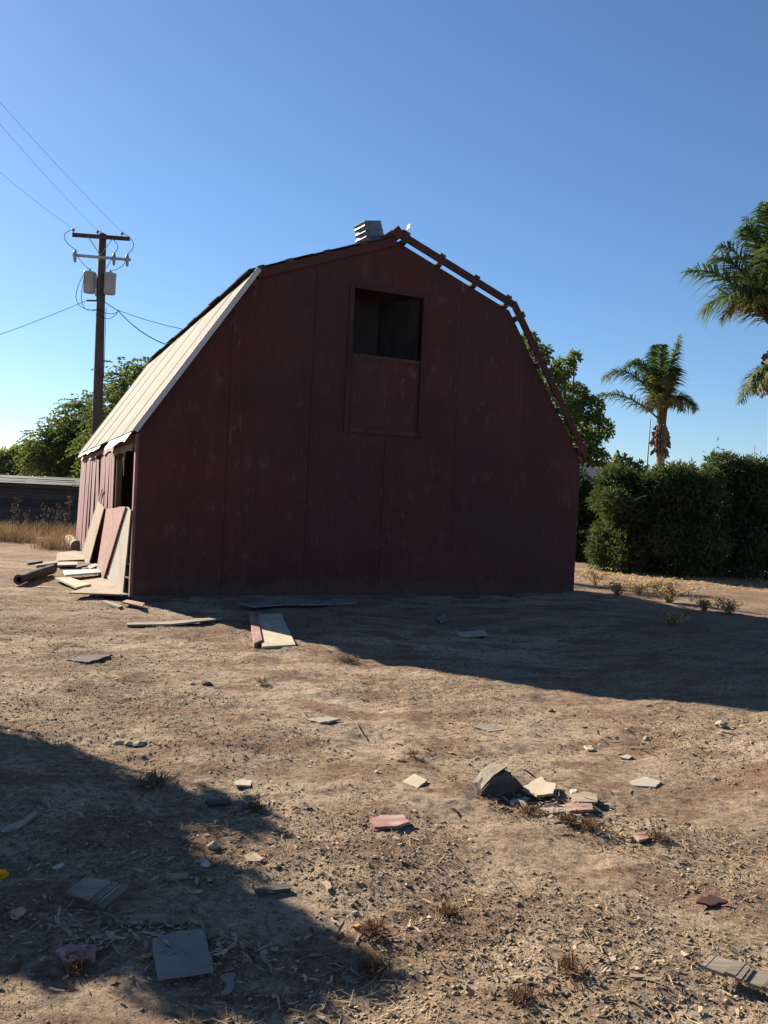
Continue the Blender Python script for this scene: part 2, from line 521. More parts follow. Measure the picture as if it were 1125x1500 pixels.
def stubble(n, rs):
    P2 = spread(n, rs, 2.1, 12.0, 1.5)
    keep = vnoise(P2[:, 0] * .8 + 3, P2[:, 1] * .8 + 8, 12) + .5 * vnoise(P2[:, 0] * 3, P2[:, 1] * 3, 13) > -.12
    P2 = P2[keep]
    n = len(P2)
    a = rs.rand(n) * 6.28
    h = .006 + .022 * rs.rand(n) ** 2
    lean = np.stack([np.cos(a), np.sin(a), .25 + .7 * rs.rand(n)], -1)
    lean /= np.linalg.norm(lean, axis=1, keepdims=True)
    s_ = np.stack([-np.sin(a), np.cos(a), 0 * a], -1) * (.0012 + .0022 * rs.rand(n))[:, None]
    b_ = np.stack([P2[:, 0], P2[:, 1], gz(P2[:, 0], P2[:, 1]) - .001], -1)
    V_ = np.stack([b_ - s_, b_ + s_, b_ + lean * h[:, None]], 1)
    return V_.reshape(-1, 3), np.arange(n * 3).reshape(-1, 3)
V, Fc = stubble(90000, rs)
tag(link('dead_stubble', fast_mesh('dead_stubble', V, Fc), M['stubble']), 'short dead stubble and thatch covering the soil in patches', 'stubble', kind='stuff')
V, Fc = slivers(2600, rs, 0.012, 0.05, 0.005, 0.014, 0.004)
tag(link('bark_chips', fast_mesh('bark_chips', V, Fc), M['chip']), 'tiny chips of wood and bark scattered on the soil', 'wood chips', kind='stuff')

# ------------------------------------------------------------------ barn
YAW = 0.4117
W, LEN, EZ, KA, KZ, PZ = 7.32, 10.25, 2.378, 1.563, 4.728, 5.531
BO = Vector((-3.399, 11.658, 0))
barn = thing('barn', 'old dark red gambrel barn with open loft hatch and cream side roof', 'barn', BO, YAW)
PROF = [(0, EZ), (KA, KZ), (W / 2, PZ), (W - KA, KZ), (W, EZ)]
def prof(x):
    for (a, za), (b, zb) in zip(PROF[:-1], PROF[1:]):
        if x <= b + 1e-9:
            return za + (zb - za) * (x - a) / (b - a)
    return EZ
def bw(x, y, z):                          # barn local -> world
    return BO + Vector((x * math.cos(YAW) - y * math.sin(YAW), x * math.sin(YAW) + y * math.cos(YAW), z))

def front_sheet(poly, y0, y1, mat, name='wall_sheet', parent=barn):
    mb = MB()
    mb.prism(poly, (y0, y1), lambda a, b, h: Vector((a, h, b)))
    return mb.build(name, mat, parent)
def top_edge(a, b):
    pts = [(b, prof(b))]
    for x, z in reversed(PROF):
        if a < x < b:
            pts.append((x, z))
    return pts + [(a, prof(a))]
SPLIT = 2.362
HX0, HX1, HZ0, HZ1, HZM = 3.045, 4.20, 2.62, 4.71, 3.735
for i in range(6):
    a, b = i * 1.22 + rnd.uniform(.0015, .004), (i + 1) * 1.22 - rnd.uniform(.0015, .004)
    off = rnd.uniform(-0.009, 0.003)
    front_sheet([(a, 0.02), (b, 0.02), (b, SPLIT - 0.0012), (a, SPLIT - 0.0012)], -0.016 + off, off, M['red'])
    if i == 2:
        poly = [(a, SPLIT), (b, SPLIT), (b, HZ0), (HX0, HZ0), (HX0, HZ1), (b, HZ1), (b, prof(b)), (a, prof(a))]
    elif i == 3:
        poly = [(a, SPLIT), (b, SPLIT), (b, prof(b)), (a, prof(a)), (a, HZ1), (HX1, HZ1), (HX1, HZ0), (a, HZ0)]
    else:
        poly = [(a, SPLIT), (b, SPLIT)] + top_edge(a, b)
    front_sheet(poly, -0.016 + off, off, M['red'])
# studs behind the joints
for i in range(7):
    x = min(max(i * 1.22, 0.05), W - 0.05)
    if i == 3:
        for z0, z1 in ((0.0, HZ0 - .02), (HZ1 + .02, prof(x) - 0.12)):
            MB().box((x, 0.055, (z0 + z1) / 2), (0.09, 0.09, z1 - z0)).build('stud', M['stud'], barn)
    else:
        MB().box((x, 0.055, (prof(x) - .12) / 2), (0.09, 0.09, prof(x) - .12)).build('stud', M['stud'], barn)
MB().box((W / 2, 0.0068, SPLIT), (W - .1, .004, .12)).build('joint_light_stop', M['dark_wood'], barn)  # added strip, stops light showing through the horizontal joint
# thin dark base board along the foot of the wall
MB().box((W / 2, -0.035, 0.03), (W, 0.03, 0.10)).build('sill_board', M['dark_wood'], barn)
# loft hatch: trim boards, lower leaf still shut, upper half open
for (x0, x1, z0, z1, nm) in ((HX0 - .075, HX0, HZ0 - .08, HZ1 + .07, 'hatch_trim'), (HX1, HX1 + .075, HZ0 - .08, HZ1 + .07, 'hatch_trim'), (HX0 + .002, HX1 - .002, HZ1, HZ1 + .068, 'hatch_trim'), (HX0 + .002, HX1 - .002, HZ0 - .078, HZ0, 'hatch_trim')):
    MB().box(((x0 + x1) / 2, -0.032, (z0 + z1) / 2), (x1 - x0, 0.03, z1 - z0)).build(nm, M['trim_worn'], barn, bevel=.003)
MB().box(((HX0 + HX1) / 2, -0.004, (HZ0 + HZM) / 2), (HX1 - HX0 - .01, 0.018, HZM - HZ0 - .006)).build('hatch_leaf', M['red'], barn, bevel=.002)
MB().box(((HX0 + HX1) / 2, -0.018, HZM - 0.03), (HX1 - HX0 - .02, 0.012, 0.06)).build('hatch_rail', M['trim_worn'], barn, bevel=.002)
# upper leaf swung inwards on the right jamb
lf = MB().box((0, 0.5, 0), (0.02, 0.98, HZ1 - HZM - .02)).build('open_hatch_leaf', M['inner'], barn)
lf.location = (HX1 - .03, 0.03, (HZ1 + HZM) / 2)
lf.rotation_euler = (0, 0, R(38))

# interior: loft floor, added sky screen, rear gable, frames. The roof decking and the side wall on the
# right are gone (sunlight falls past the ridge onto the ground beyond), only the front bay's purlins remain
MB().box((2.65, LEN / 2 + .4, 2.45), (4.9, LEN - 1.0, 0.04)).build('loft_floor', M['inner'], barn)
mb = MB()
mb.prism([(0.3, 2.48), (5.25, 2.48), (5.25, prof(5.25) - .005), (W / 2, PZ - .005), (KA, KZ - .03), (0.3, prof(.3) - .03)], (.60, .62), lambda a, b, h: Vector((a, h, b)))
mb.build('loft_sky_screen', M['inner'], barn)  # added near-black screen across the loft, blocks sky behind the open hatch
mb = MB()
mb.prism([(0, 0.0), (W / 2 + .05, 0.0), (W / 2 + .05, PZ - .02), (W / 2, PZ), (KA, KZ), (0, EZ)], (LEN - .03, LEN), lambda a, b, h: Vector((a, h, b)))
mb.build('rear_gable', M['red'], barn)
for k in range(0, 5):
    y = (1.28, 3.3, 5.3, 7.3, 9.3)[k]
    pts = [(x, z - .12) for x, z in PROF][:5 if k == 0 else 3]
    mb = MB()
    for (a, za), (b, zb) in zip(pts[:-1], pts[1:]):
        mb.bar((a, y, za), (b, y, zb), 0.05, 0.14, Vector((0, 1, 0)))
    if k:
        mb.bar((W / 2, y, 0), (W / 2, y, PZ - .12), .09, .09)
    else:
        mb.bar((W - .06, y, 0), (W - .06, y, EZ - .12), .09, .09)
    mb.build('rafter_frame', M['dark_wood'], barn)

# left side wall
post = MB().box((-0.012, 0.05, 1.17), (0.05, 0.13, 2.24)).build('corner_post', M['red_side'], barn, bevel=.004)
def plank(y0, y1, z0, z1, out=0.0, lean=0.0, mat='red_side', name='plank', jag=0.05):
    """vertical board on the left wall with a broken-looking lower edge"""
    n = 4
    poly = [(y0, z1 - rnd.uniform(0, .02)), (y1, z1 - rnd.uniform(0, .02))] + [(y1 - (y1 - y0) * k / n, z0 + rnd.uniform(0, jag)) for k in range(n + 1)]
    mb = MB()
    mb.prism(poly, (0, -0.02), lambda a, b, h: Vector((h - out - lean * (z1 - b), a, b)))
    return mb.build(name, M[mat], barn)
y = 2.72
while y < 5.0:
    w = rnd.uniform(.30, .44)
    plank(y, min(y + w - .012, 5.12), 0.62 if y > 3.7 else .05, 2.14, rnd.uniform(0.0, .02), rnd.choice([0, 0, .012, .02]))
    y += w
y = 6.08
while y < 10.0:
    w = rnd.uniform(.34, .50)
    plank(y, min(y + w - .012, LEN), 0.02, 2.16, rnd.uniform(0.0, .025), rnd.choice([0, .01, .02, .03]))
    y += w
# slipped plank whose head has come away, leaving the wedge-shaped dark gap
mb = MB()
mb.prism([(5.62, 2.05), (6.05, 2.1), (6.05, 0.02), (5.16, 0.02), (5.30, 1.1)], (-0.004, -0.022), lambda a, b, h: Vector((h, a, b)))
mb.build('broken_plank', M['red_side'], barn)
MB().box((0.05, LEN / 2, 2.235), (0.09, LEN - .1, 0.16)).build('header_beam', M['stud'], barn)
for yy in (0.36, 2.66, 5.12, 6.10):
    MB().box((0.05, yy, 1.07), (0.09, 0.09, 2.14)).build('stud', M['stud'], barn)
# ragged eave boards and white flashing torn from under the roof edge
def ragged(y0, y1, xa, za, xb, zb, n, jag, mat, name, th=.012):
    vs_, fs = [], []
    for k in range(n + 1):
        yy = y0 + (y1 - y0) * k / n
        q = 1 - jag * rnd.random()
        for dx in (0, th):
            vs_ += [(xa + dx, yy, za), (xa + (xb - xa) * q + dx, yy, za + (zb - za) * q)]
    for k in range(n):
        a, b = k * 4, (k + 1) * 4
        fs += [(a, a + 1, b + 1, b), (a + 2, b + 2, b + 3, a + 3), (a + 1, a + 3, b + 3, b + 1), (a, b, b + 2, a + 2)]
    fs += [(0, 2, 3, 1), (n * 4, n * 4 + 1, n * 4 + 3, n * 4 + 2)]
    return MB().add(vs_, fs).build(name, mat, barn)
ragged(0.12, 2.95, -0.075, 2.335, -0.20, 2.14, 9, .35, M['white'], 'torn_flashing')
ragged(4.6, 9.7, -0.075, 2.325, -0.17, 2.19, 12, .5, M['white'], 'torn_flashing')
ragged(0.35, 2.75, -0.03, 2.18, -0.05, 2.05, 8, .3, M['tan_wood'], 'header_board', .02)
ragged(2.75, 10.2, -0.035, 2.24, -0.06, 2.10, 16, .5, M['red_side'], 'header_board', .02)
MB().tube([(-.04, 1.15, 2.12), (-.05, 1.18, 1.95), (-.03, 1.3, 1.72)], [.012, .016, .006], 5).build('hanging_splinter', M['grey_wood'], barn)

# roof, left side: cream sheets on the steep lower slope, dark shingles above
def slope_pt(x0, z0, x1, z1, t, off):
    d = Vector((x1 - x0, 0, z1 - z0))
    nrm = Vector((-d.z, 0, d.x)).normalized() * (1 if x1 > x0 else -1)
    if nrm.z < 0:
        nrm = -nrm
    return Vector((x0, 0, z0)) + d * t + nrm * off
def slope_sheet(seg, t0, t1, y0, y1, off, th, mat, name, wav=0.0, bevel=0.0):
    (xa, za), (xb, zb) = seg
    mb = MB()
    a0, a1 = slope_pt(xa, za, xb, zb, t0, off), slope_pt(xa, za, xb, zb, t1, off)
    b0, b1 = slope_pt(xa, za, xb, zb, t0, off + th), slope_pt(xa, za, xb, zb, t1, off + th)
    ya0, ya1 = y0, y1
    pts = []
    for p, w_ in ((a0, 1), (a1, 0), (b1, 0), (b0, 1)):
        pts += [Vector((p.x, ya0, p.z - wav * w_ * rnd.random())), Vector((p.x, ya1, p.z - wav * w_ * rnd.random()))]
    return mb.add(pts, [(0, 1, 3, 2), (2, 3, 5, 4), (4, 5, 7, 6), (6, 7, 1, 0), (0, 2, 4, 6), (1, 7, 5, 3)]).build(name, M[mat] if isinstance(mat, str) else mat, barn, bevel=bevel)
SEG = list(zip(PROF[:-1], PROF[1:]))
y = -0.13
k = 0
while y < LEN:
    y1 = min(y + 1.15, LEN + .12)
    slope_sheet(SEG[0], -0.035, 1.0, y + .003, y1, 0.035 + (k % 2) * .006, 0.02, 'cream_roof', 'roof_sheet', .012)
    y, k = y1, k + 1
slope_sheet(SEG[0], -0.03, 1.0, -0.150, -0.134, -0.01, 0.075, 'white', 'edge_flashing')
for t in (.04, .35, .66, .95):
    p = slope_pt(*SEG[0][0], *SEG[0][1], t, -0.005)
    MB().box((p.x, LEN / 2 + .06, p.z), (0.07, LEN - .0, 0.07)).build('purlin', M['stud'], barn)
# shingle courses on the upper left slope (their ragged lower edge overhangs the cream sheets)
for c in range(5):
    t0, t1 = -0.06 + c * .21, -0.06 + (c + 1) * .21 + .03
    yy = -0.06
    while yy < LEN:
        w = rnd.uniform(.7, 1.3)
        slope_sheet(SEG[1], t0 + rnd.uniform(-.02, .01), min(t1, 1.0), yy, min(yy + w - .01, LEN + .1), 0.045 + .012 * (c % 2) + rnd.uniform(0, .012), 0.014, 'shingle', 'shingle_strip', .01)
        yy += w
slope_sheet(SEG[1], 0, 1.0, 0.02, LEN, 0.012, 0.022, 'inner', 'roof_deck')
slope_sheet(SEG[1], -0.02, 1.0, -0.065, -0.030, -0.09, 0.125, 'red_trim', 'rake_board')
for t in (.0, .2, .47, .74):
    p = slope_pt(*SEG[1][0], *SEG[1][1], t + .02, .055)
    MB().box((p.x, -.03, p.z), (0.11, 0.07, 0.05), Euler((0, -R(21), 0)).to_matrix()).build('purlin_end', M['dark_wood'], barn)

# roof, right side: bare purlins carry a raised rake rafter; the sheets survive only towards the rear
for s_i, ts in ((2, (.06, .36, .66, .95)), (3, (.06, .36, .66, .93))):
    (xa, za), (xb, zb) = SEG[s_i]
    ang = math.atan2(zb - za, xb - xa)
    rm = Euler((0, -ang, 0)).to_matrix()
    slope_sheet(SEG[s_i], 0.0 if s_i == 2 else -.03, 1.0, -0.085, -0.045, 0.048, 0.115, 'red_trim', 'rake_rafter', 0, .004)
    for t in ts:
        p = slope_pt(xa, za, xb, zb, t, 0.022)
        MB().box((p.x, .62, p.z), (0.09, 1.40, 0.046), rm).build('purlin', M['dark_wood'], barn)
        p = slope_pt(xa, za, xb, zb, t, 0.182)
        MB().box((p.x, -.05, p.z), (0.10, 0.07, 0.04), rm).build('purlin_cleat', M['dark_wood'], barn, bevel=.004)
MB().box((W / 2 + .02, LEN / 2 - .06, PZ + .09), (0.16, LEN + .1, 0.16), Euler((0, R(45), 0)).to_matrix()).build('ridge_beam', M['red_trim'], barn, bevel=.006)
mb = MB()
pa = [(W / 2 + .10, -.06, PZ + .17), (W / 2 + .17, -.07, PZ + .165), (W / 2 + .21, -.08, PZ + .20), (W / 2 + .225, -.08, PZ + .27)]
vs_ = [v for p in pa for v in (p, (p[0], p[1] + .09, p[2]))] + [v for p in pa for v in ((p[0] + .006, p[1], p[2] - .008), (p[0] + .006, p[1] + .09, p[2] - .008))]
mb.add(vs_, [(i * 2, i * 2 + 1, i * 2 + 3, i * 2 + 2) for i in range(3)] + [(8 + i * 2, 8 + i * 2 + 2, 8 + i * 2 + 3, 8 + i * 2 + 1) for i in range(3)] + [(0, 2, 10, 8), (2, 4, 12, 10), (4, 6, 14, 12)])
mb.build('curled_flashing', M['white'], barn)
# louvred metal ventilator, knocked askew on the ridge
vt = thing('v', None, None)
bpy.data.objects.remove(vt)
mb = MB()
mb.prism([(-.17, 0), (.17, 0), (.145, .46), (-.145, .46)], (-.17, .17), lambda a, b, h: Vector((a, h, b)))
vent = mb.build('ridge_ventilator', M['galv'], barn)
vent.location = (W / 2 - .09, 0.62, PZ - .08)
vent.rotation_euler = (R(-4), R(-13), R(14))
for k in range(5):
    z = .07 + k * .085
    hw = .177 - z * .055
    mb = MB()
    mb.prism([(-hw, z), (hw, z), (hw * .97, z + .05), (-hw * .97, z + .05)], (-hw - .015, hw + .015), lambda a, b, h: Vector((a, h * (1.0 if b < z + .01 else .93), b)))
    mb.prism([(-hw - .02, z), (hw + .02, z), (hw * .96, z + .045), (-hw * .96, z + .045)], (-hw * .9, hw * .9), lambda a, b, h: Vector((a, h, b)))
    mb.build('louvre', M['galv'], vent)
MB().box((0, 0, .475), (.32, .32, .03)).build('ventilator_cap', M['galv'], vent, bevel=.005)
MB().box((W / 2 - .62, .5, prof(W / 2 - .62) + .10), (0.16, 0.2, 0.09), Euler((.2, -.5, .3)).to_matrix()).build('loose_roof_block', M['dark_wood'], barn, bevel=.015)

# ------------------------------------------------------------------ boards leaning on the barn's side, scraps on the ground
def leaning(name, label, cat, mat, poly, x_top, x_foot, th=.016, jag=.012):
    """sheet standing on the ground against the left wall; poly = (distance along the wall, height)"""
    h = max(b for a, b in poly)
    y0 = min(a for a, b in poly)
    out = []
    for i, (a, b) in enumerate(poly):
        c, d = poly[(i + 1) % len(poly)]
        out.append((a, b))
        for k in (1, 2, 3):
            out.append((a + (c - a) * k / 4 + rnd.uniform(-jag, jag), max(0, b + (d - b) * k / 4 + (rnd.uniform(-jag, jag) if b + d > 0.1 else 0))))
    mb = MB()
    mb.prism(out, (0, th), lambda a, b, q: Vector((x_top - q - (x_top - x_foot) * (1 - b / h), a - y0, b)))
    o = mb.build(name, M[mat], None)
    o.location = bw(0, y0, 0)
    o.rotation_euler = (0, 0, YAW)
    return tag(o, label, cat)
leaning('leaning_sheet', 'pale sheet leaning on the barn at its front corner, behind the pink plywood', 'board', 'pale', [(.03, 1.25), (.62, 1.27), (2.62, .0), (.33, .0)], -.045, -.075)
leaning('leaning_sheet', 'faded pink plywood sheet leaning under the big side opening of the barn', 'board', 'pink', [(.42, 1.28), (3.02, 1.18), (3.92, 0), (2.66, 0)], -.075, -.12)
leaning('leaning_plank', 'wide tan plank leaning aslant against the barn planks past the pink plywood', 'board', 'tan_wood', [(3.35, 1.17), (4.54, 1.27), (7.2, 0), (5.35, 0)], -.085, -.14)
leaning('leaning_plank', 'narrow grey plank leaning aslant beyond the wide tan plank', 'board', 'grey_wood', [(4.12, 1.5), (4.45, 1.44), (8.1, 0), (7.6, 0)], -.06, -.09)

def flat(name, label, cat, mat, px, th=.012, lift=.012, tilt=None, jag=0.0, group=None, bevel=0.0, warp=0.0):
    """flat scrap: outline read off the photo, laid on the ground as a real board with thickness"""
    P = [G(*q) for q in px]
    near = P[0].y < 8
    if near:
        th, lift, jag = th * .75, lift * .5 - .002, jag or .007
        tilt = tilt or (rnd.uniform(-.07, .07), rnd.uniform(-.07, .07))
    c = sum(P, Vector()) / len(P)
    e = max(((P[(i + 1) % len(P)] - P[i]) for i in range(len(P))), key=lambda v: v.length)
    a = math.atan2(e.y, e.x)
    ca, sa = math.cos(-a), math.sin(-a)
    poly = []
    for i, p in enumerate(P):
        q = P[(i + 1) % len(P)]
        L = (q - p).length
        n = max(1, min(14, int(L / .022))) if jag else 1
        for k in range(n):
            s = p.lerp(q, k / n)
            if jag and k:
                s = s + Vector((rnd.uniform(-jag, jag), rnd.uniform(-jag, jag), 0))
            d = s - c
            poly.append((d.x * ca - d.y * sa, d.x * sa + d.y * ca))
    mb = MB()
    mb.prism(poly, (0, th), lambda x, y, h: Vector((x, y, h + warp * (x * x))))
    o = mb.build(name, M[mat], None, bevel=bevel)
    o.location = (c.x, c.y, float(gz(c.x, c.y)) + lift)
    o.rotation_euler = Euler((tilt[0] if tilt else 0, tilt[1] if tilt else 0, a))
    return tag(o, label, cat, group)

# beside the barn's left wall
flat('plywood_sheet', 'grey plywood sheet lying flat by the front corner of the barn', 'board', 'tan_wood', [(101, 876), (124, 868), (184, 866), (192, 879)], .02, .07)
flat('board', 'cream rectangular board on the soil next to the pipe-like log', 'board', 'cream', [(80, 852), (103, 852), (133, 862), (111, 867)], .025, .05)
flat('board', 'long white board lying across the sheets beside the barn', 'board', 'white', [(92, 844), (150, 841), (152, 846), (95, 851)], .03, .07)
flat('plywood_sheet', 'dull tan sheet between the white board and the front corner sheet', 'board', 'tan_wood', [(112, 855), (153, 849), (172, 862), (134, 865)], .015, .03)
flat('plywood_sheet', 'large tan sheet on the ground beside the barn planks, far end of the scraps', 'board', 'tan_wood', [(84, 812), (124, 807), (140, 821), (82, 824)], .015, .03)
flat('plank', 'weathered plank on the soil between the far sheet and the log', 'plank', 'grey_wood', [(50, 830), (84, 826), (86, 829), (53, 834)], .03, .03)
flat('plank', 'pale plank lying beside the weathered plank near the barn', 'plank', 'pale', [(84, 828), (113, 828), (114, 832), (84, 833)], .03, .04)
flat('plank', 'short pale stick tilted on the scraps at the foot of the wide leaning plank', 'plank', 'pale', [(128, 836), (142, 831), (144, 835), (132, 840)], .03, .06)
flat('plank', 'thin brown lath on the soil between the log and the cream board', 'plank', 'grey_wood', [(55, 858), (82, 860), (96, 861), (55, 860)], .012, .01)
flat('plank', 'curved dark lath among the scraps near the wide leaning plank', 'plank', 'dark_wood', [(112, 833), (136, 828), (137, 831), (113, 836)], .03, .05)
flat('strip', 'white strip leaning off the sheets at the foot of the pink plywood', 'board', 'white', [(150, 847), (154, 846), (173, 861), (169, 863)], .03, .08)
flat('plank', 'grey stick in front of the barn corner beside the pink scrap', 'plank', 'grey_wood', [(149, 882), (155, 881), (180, 889), (174, 891)], .03, .01)
flat('board', 'pink painted scrap in front of the barn corner', 'board', 'pink', [(178, 887), (186, 884), (212, 889), (208, 894)], .02, .04)
flat('stick', 'long thin grey stick on the soil before the barn front', 'stick', 'grey_wood', [(185, 915), (250, 913), (322, 906), (324, 909), (252, 917), (186, 918)], .02, .01, jag=.006)
flat('tin_sheet', 'long buckled metal sheet lying against the foot of the barn front', 'sheet metal', 'tin', [(350, 890), (395, 886), (460, 884), (534, 881), (526, 885), (470, 889), (420, 890), (370, 894)], .01, .05, (R(2), R(1)), jag=.02)
flat('board', 'narrow pink board beside the cream board before the barn', 'board', 'pink', [(365, 903), (376, 902), (384, 944), (372, 949)], .05, .02, bevel=.003)
flat('board', 'wide cream board half in the barn shadow', 'board', 'cream', [(377, 903), (412, 902), (433, 948), (384, 951)], .025, .03, bevel=.002)
flat('board', 'pale scrap of board lying within the barn shadow', 'board', 'pale', [(668, 930), (708, 927), (714, 933), (676, 935)], .02, .015)
flat('board', 'small grey scrap in the barn shadow nearer the wall', 'board', 'grey_sheet', [(640, 908), (652, 902), (656, 912), (645, 915)], .015, .01)

# log like a length of pipe, another pale one by the weeds
def log(name, label, p0, p1, r, mat, hollow=True):
    p0, p1 = Vector(p0), Vector(p1)
    d = (p1 - p0)
    n = 12
    mb = MB()
    outer, inner = [], []
    path = [p0 + d * (k / 6) for k in range(7)]
    rad = [r * (1 + .2 * rnd.uniform(-1, 1)) for _ in path]
    c = (p0 + p1) / 2
    c.z = 0
    mb.tube([p - c for p in path], rad, n, cap=not hollow)
    if hollow:
        mb.tube([p - c for p in path], [q * .55 for q in rad], n, cap=False)
        k0 = 0
        m_ = 7 * n
        mb.f += [(i, (i + 1) % n, m_ + (i + 1) % n, m_ + i) for i in range(n)]
        e = 6 * n
        mb.f += [(e + i, m_ + e + i, m_ + e + (i + 1) % n, e + (i + 1) % n) for i in range(n)]
    o = mb.build(name, M[mat], None, False)
    o.location = c
    return tag(o, label, 'log')
a, b = G(27, 857), G(76, 843)
log('hollow_log', 'dark hollow log lying on the soil away from the barn scraps', (a.x, a.y, .08), (b.x, b.y, .11), .08, 'shed_wood')
a, b = G(112, 808), G(101, 797)
log('pale_log', 'pale log lying by the dry grass at the barn far corner', (a.x, a.y, .13), (b.x, b.y, .14), .12, 'tan_wood', False)
a, b = G(45, 842), G(57, 840)
flat('plank', 'short dark plank resting across the hollow log', 'plank', 'dark_wood', [(38, 842), (60, 838), (62, 842), (40, 846)], .04, .20)

# foreground scraps
S_WOOD = 'scraps of wood in the yard'
flat('sheet', 'square grey fibre sheet with a cracked edge, in the tree shade', 'sheet', 'grey_sheet', [(222, 1379), (262, 1369), (299, 1367), (306, 1402), (312, 1431), (270, 1436), (232, 1440), (226, 1408)], .012, .02, (R(2), R(-1)), jag=.003)
spl = [(96, 1326), (124, 1308), (189, 1318), (154, 1342)]
def shingle_piece(label, px, mat, lift):
    """split shake: a row of splintered slats still held together"""
    P = [G(*q) for q in px]
    c = sum(P, Vector()) / 4
    root = thing('split_shake', label, 'shake', (c.x, c.y, float(gz(c.x, c.y)) + lift))
    cuts = [0] + sorted(rnd.uniform(.05, .95) for _ in range(9)) + [1]
    for c0, c1 in zip(cuts[:-1], cuts[1:]):
        if c1 - c0 < .03:
            continue
        c1 -= rnd.uniform(.002, .018)
        a0, a1 = P[0].lerp(P[3], c0), P[0].lerp(P[3], c1)
        b0, b1 = P[1].lerp(P[2], c0 + rnd.uniform(-.01, .01)), P[1].lerp(P[2], c1)
        q = rnd.uniform(-.12, .10)
        b0, b1 = b0 + (b0 - a0) * q, b1 + (b1 - a1) * (q + rnd.uniform(-.08, .08))
        q = rnd.uniform(-.06, .06)
        a0, a1 = a0 - (b0 - a0) * q, a1 - (b1 - a1) * q
        up = rnd.uniform(0, .008)
        vs_ = [(p - c) for p in (a0, a1, b1, b0)]
        vs_ = [Vector((p.x, p.y, up + z + .12 * p.y)) for z in (0, .011) for p in vs_]
        o = MB().add(vs_, [(3, 2, 1, 0), (4, 5, 6, 7), (0, 1, 5, 4), (1, 2, 6, 5), (2, 3, 7, 6), (3, 0, 4, 7)]).build('slat', M[mat], root)
    return root
shingle_piece('splintered tan shake at the edge of the tree shade above the grey strip', spl, 'grey_wood', .045)
shingle_piece('long splintered shake lying alone on the open sunlit soil', [(1026, 1436), (1042, 1422), (1140, 1452), (1128, 1468)], 'grey_wood', .035)
flat('wood_strip', 'grey wood strip between the splintered shake and the square sheet', 'wood scrap', 'grey_wood', [(167, 1352), (200, 1345), (244, 1343), (247, 1355), (205, 1358), (174, 1361)], .014, .012, jag=.004)
flat('brick_chunk', 'faded pink slab chunk in the tree shade beside the square sheet', 'slab', 'pink', [(82, 1392), (104, 1383), (142, 1391), (139, 1406), (100, 1411)], .03, .0, jag=.006)
flat('sheet_scrap', 'hooked grey scrap broken off beside the square sheet', 'sheet', 'grey_sheet', [(322, 1430), (345, 1425), (344, 1444), (336, 1456), (324, 1458), (333, 1443)], .012, .012)
flat('stick', 'dark flat stick on the sunlit edge of the tree shade', 'stick', 'dark_wood', [(373, 1304), (400, 1298), (424, 1297), (426, 1303), (402, 1306), (376, 1309)], .02, .01, jag=.003)
flat('wood_scrap', 'tan oval scrap of wood just above the dark flat stick', 'wood scrap', 'tan_wood', [(358, 1257), (372, 1253), (386, 1262), (380, 1266), (363, 1265)], .012, .012, jag=.003)
flat('wood_scrap', 'tiny tan scrap beside the dark flat stick', 'wood scrap', 'tan_wood', [(470, 1296), (478, 1293), (486, 1303), (480, 1306)], .012, .008)
flat('board_scrap', 'pale scrap lying beyond the tip of the tree shade', 'board scrap', 'pale', [(343, 1143), (356, 1139), (369, 1141), (367, 1150), (345, 1150)], .012, .010, jag=.003)
flat('slab', 'pink speckled slab lying alone in the middle of the yard', 'slab', 'pink', [(541, 1208), (556, 1202), (590, 1202), (600, 1213), (580, 1220), (548, 1221)], .02, .006, jag=.005)
flat('board_scrap', 'square tan scrap lying to the stump side of the pink slab', 'board scrap', 'cream', [(589, 1148), (607, 1137), (626, 1146), (611, 1158)], .014, .012, jag=.003)
flat('board', 'splintered tan board on top of the scrap heap by the stump', 'board', 'cream', [(762, 1157), (778, 1146), (794, 1137), (800, 1148), (815, 1152), (811, 1170), (786, 1171)], .016, .045, (R(6), R(-3)), jag=.006)
flat('stick', 'thin pale stick at the near side of the scrap heap', 'stick', 'pale', [(746, 1171), (771, 1166), (774, 1169), (748, 1175)], .014, .012)
flat('board', 'grey tan board at the far end of the scrap heap', 'board', 'tan_wood', [(834, 1166), (856, 1164), (875, 1168), (874, 1178), (841, 1176)], .016, .04, (R(-3), R(3)), jag=.004)
flat('board', 'pink painted board below the grey one in the scrap heap', 'board', 'pink', [(817, 1183), (838, 1175), (867, 1178), (869, 1189), (823, 1192)], .016, .022, (R(4), 0), jag=.004)
flat('board', 'brown lath poking out under the scrap heap', 'board', 'grey_wood', [(790, 1186), (822, 1188), (836, 1194), (806, 1195)], .014, .008)
flat('slab', 'small pink chip beyond the scrap heap among dead leaves', 'slab', 'pink', [(928, 1222), (942, 1218), (951, 1229), (936, 1232)], .016, .010)
flat('slab', 'dull maroon chip lying with one edge raised on open soil', 'slab', 'trim_worn', [(1019, 1330), (1037, 1318), (1066, 1325), (1040, 1333)], .012, .02, (R(8), 0))
flat('board_scrap', 'pinkish board scrap with dark end, behind the scrap heap', 'board scrap', 'pale', [(922, 1141), (946, 1135), (969, 1142), (960, 1150), (927, 1147)], .016, .012, jag=.003)
flat('board_scrap', 'small pale oval scrap farther out than the scrap heap', 'board scrap', 'pale', [(908, 1105), (918, 1101), (927, 1104), (920, 1108)], .012, .01)
flat('board_scrap', 'yellowish scrap lying behind the stump', 'board scrap', 'cream', [(855, 1089), (866, 1088), (871, 1095), (860, 1096)], .014, .014)
flat('board_scrap', 'flat grey scrap pressed into the pale sand', 'board scrap', 'grey_wood', [(690, 1066), (715, 1063), (745, 1070), (715, 1075)], .01, .004)
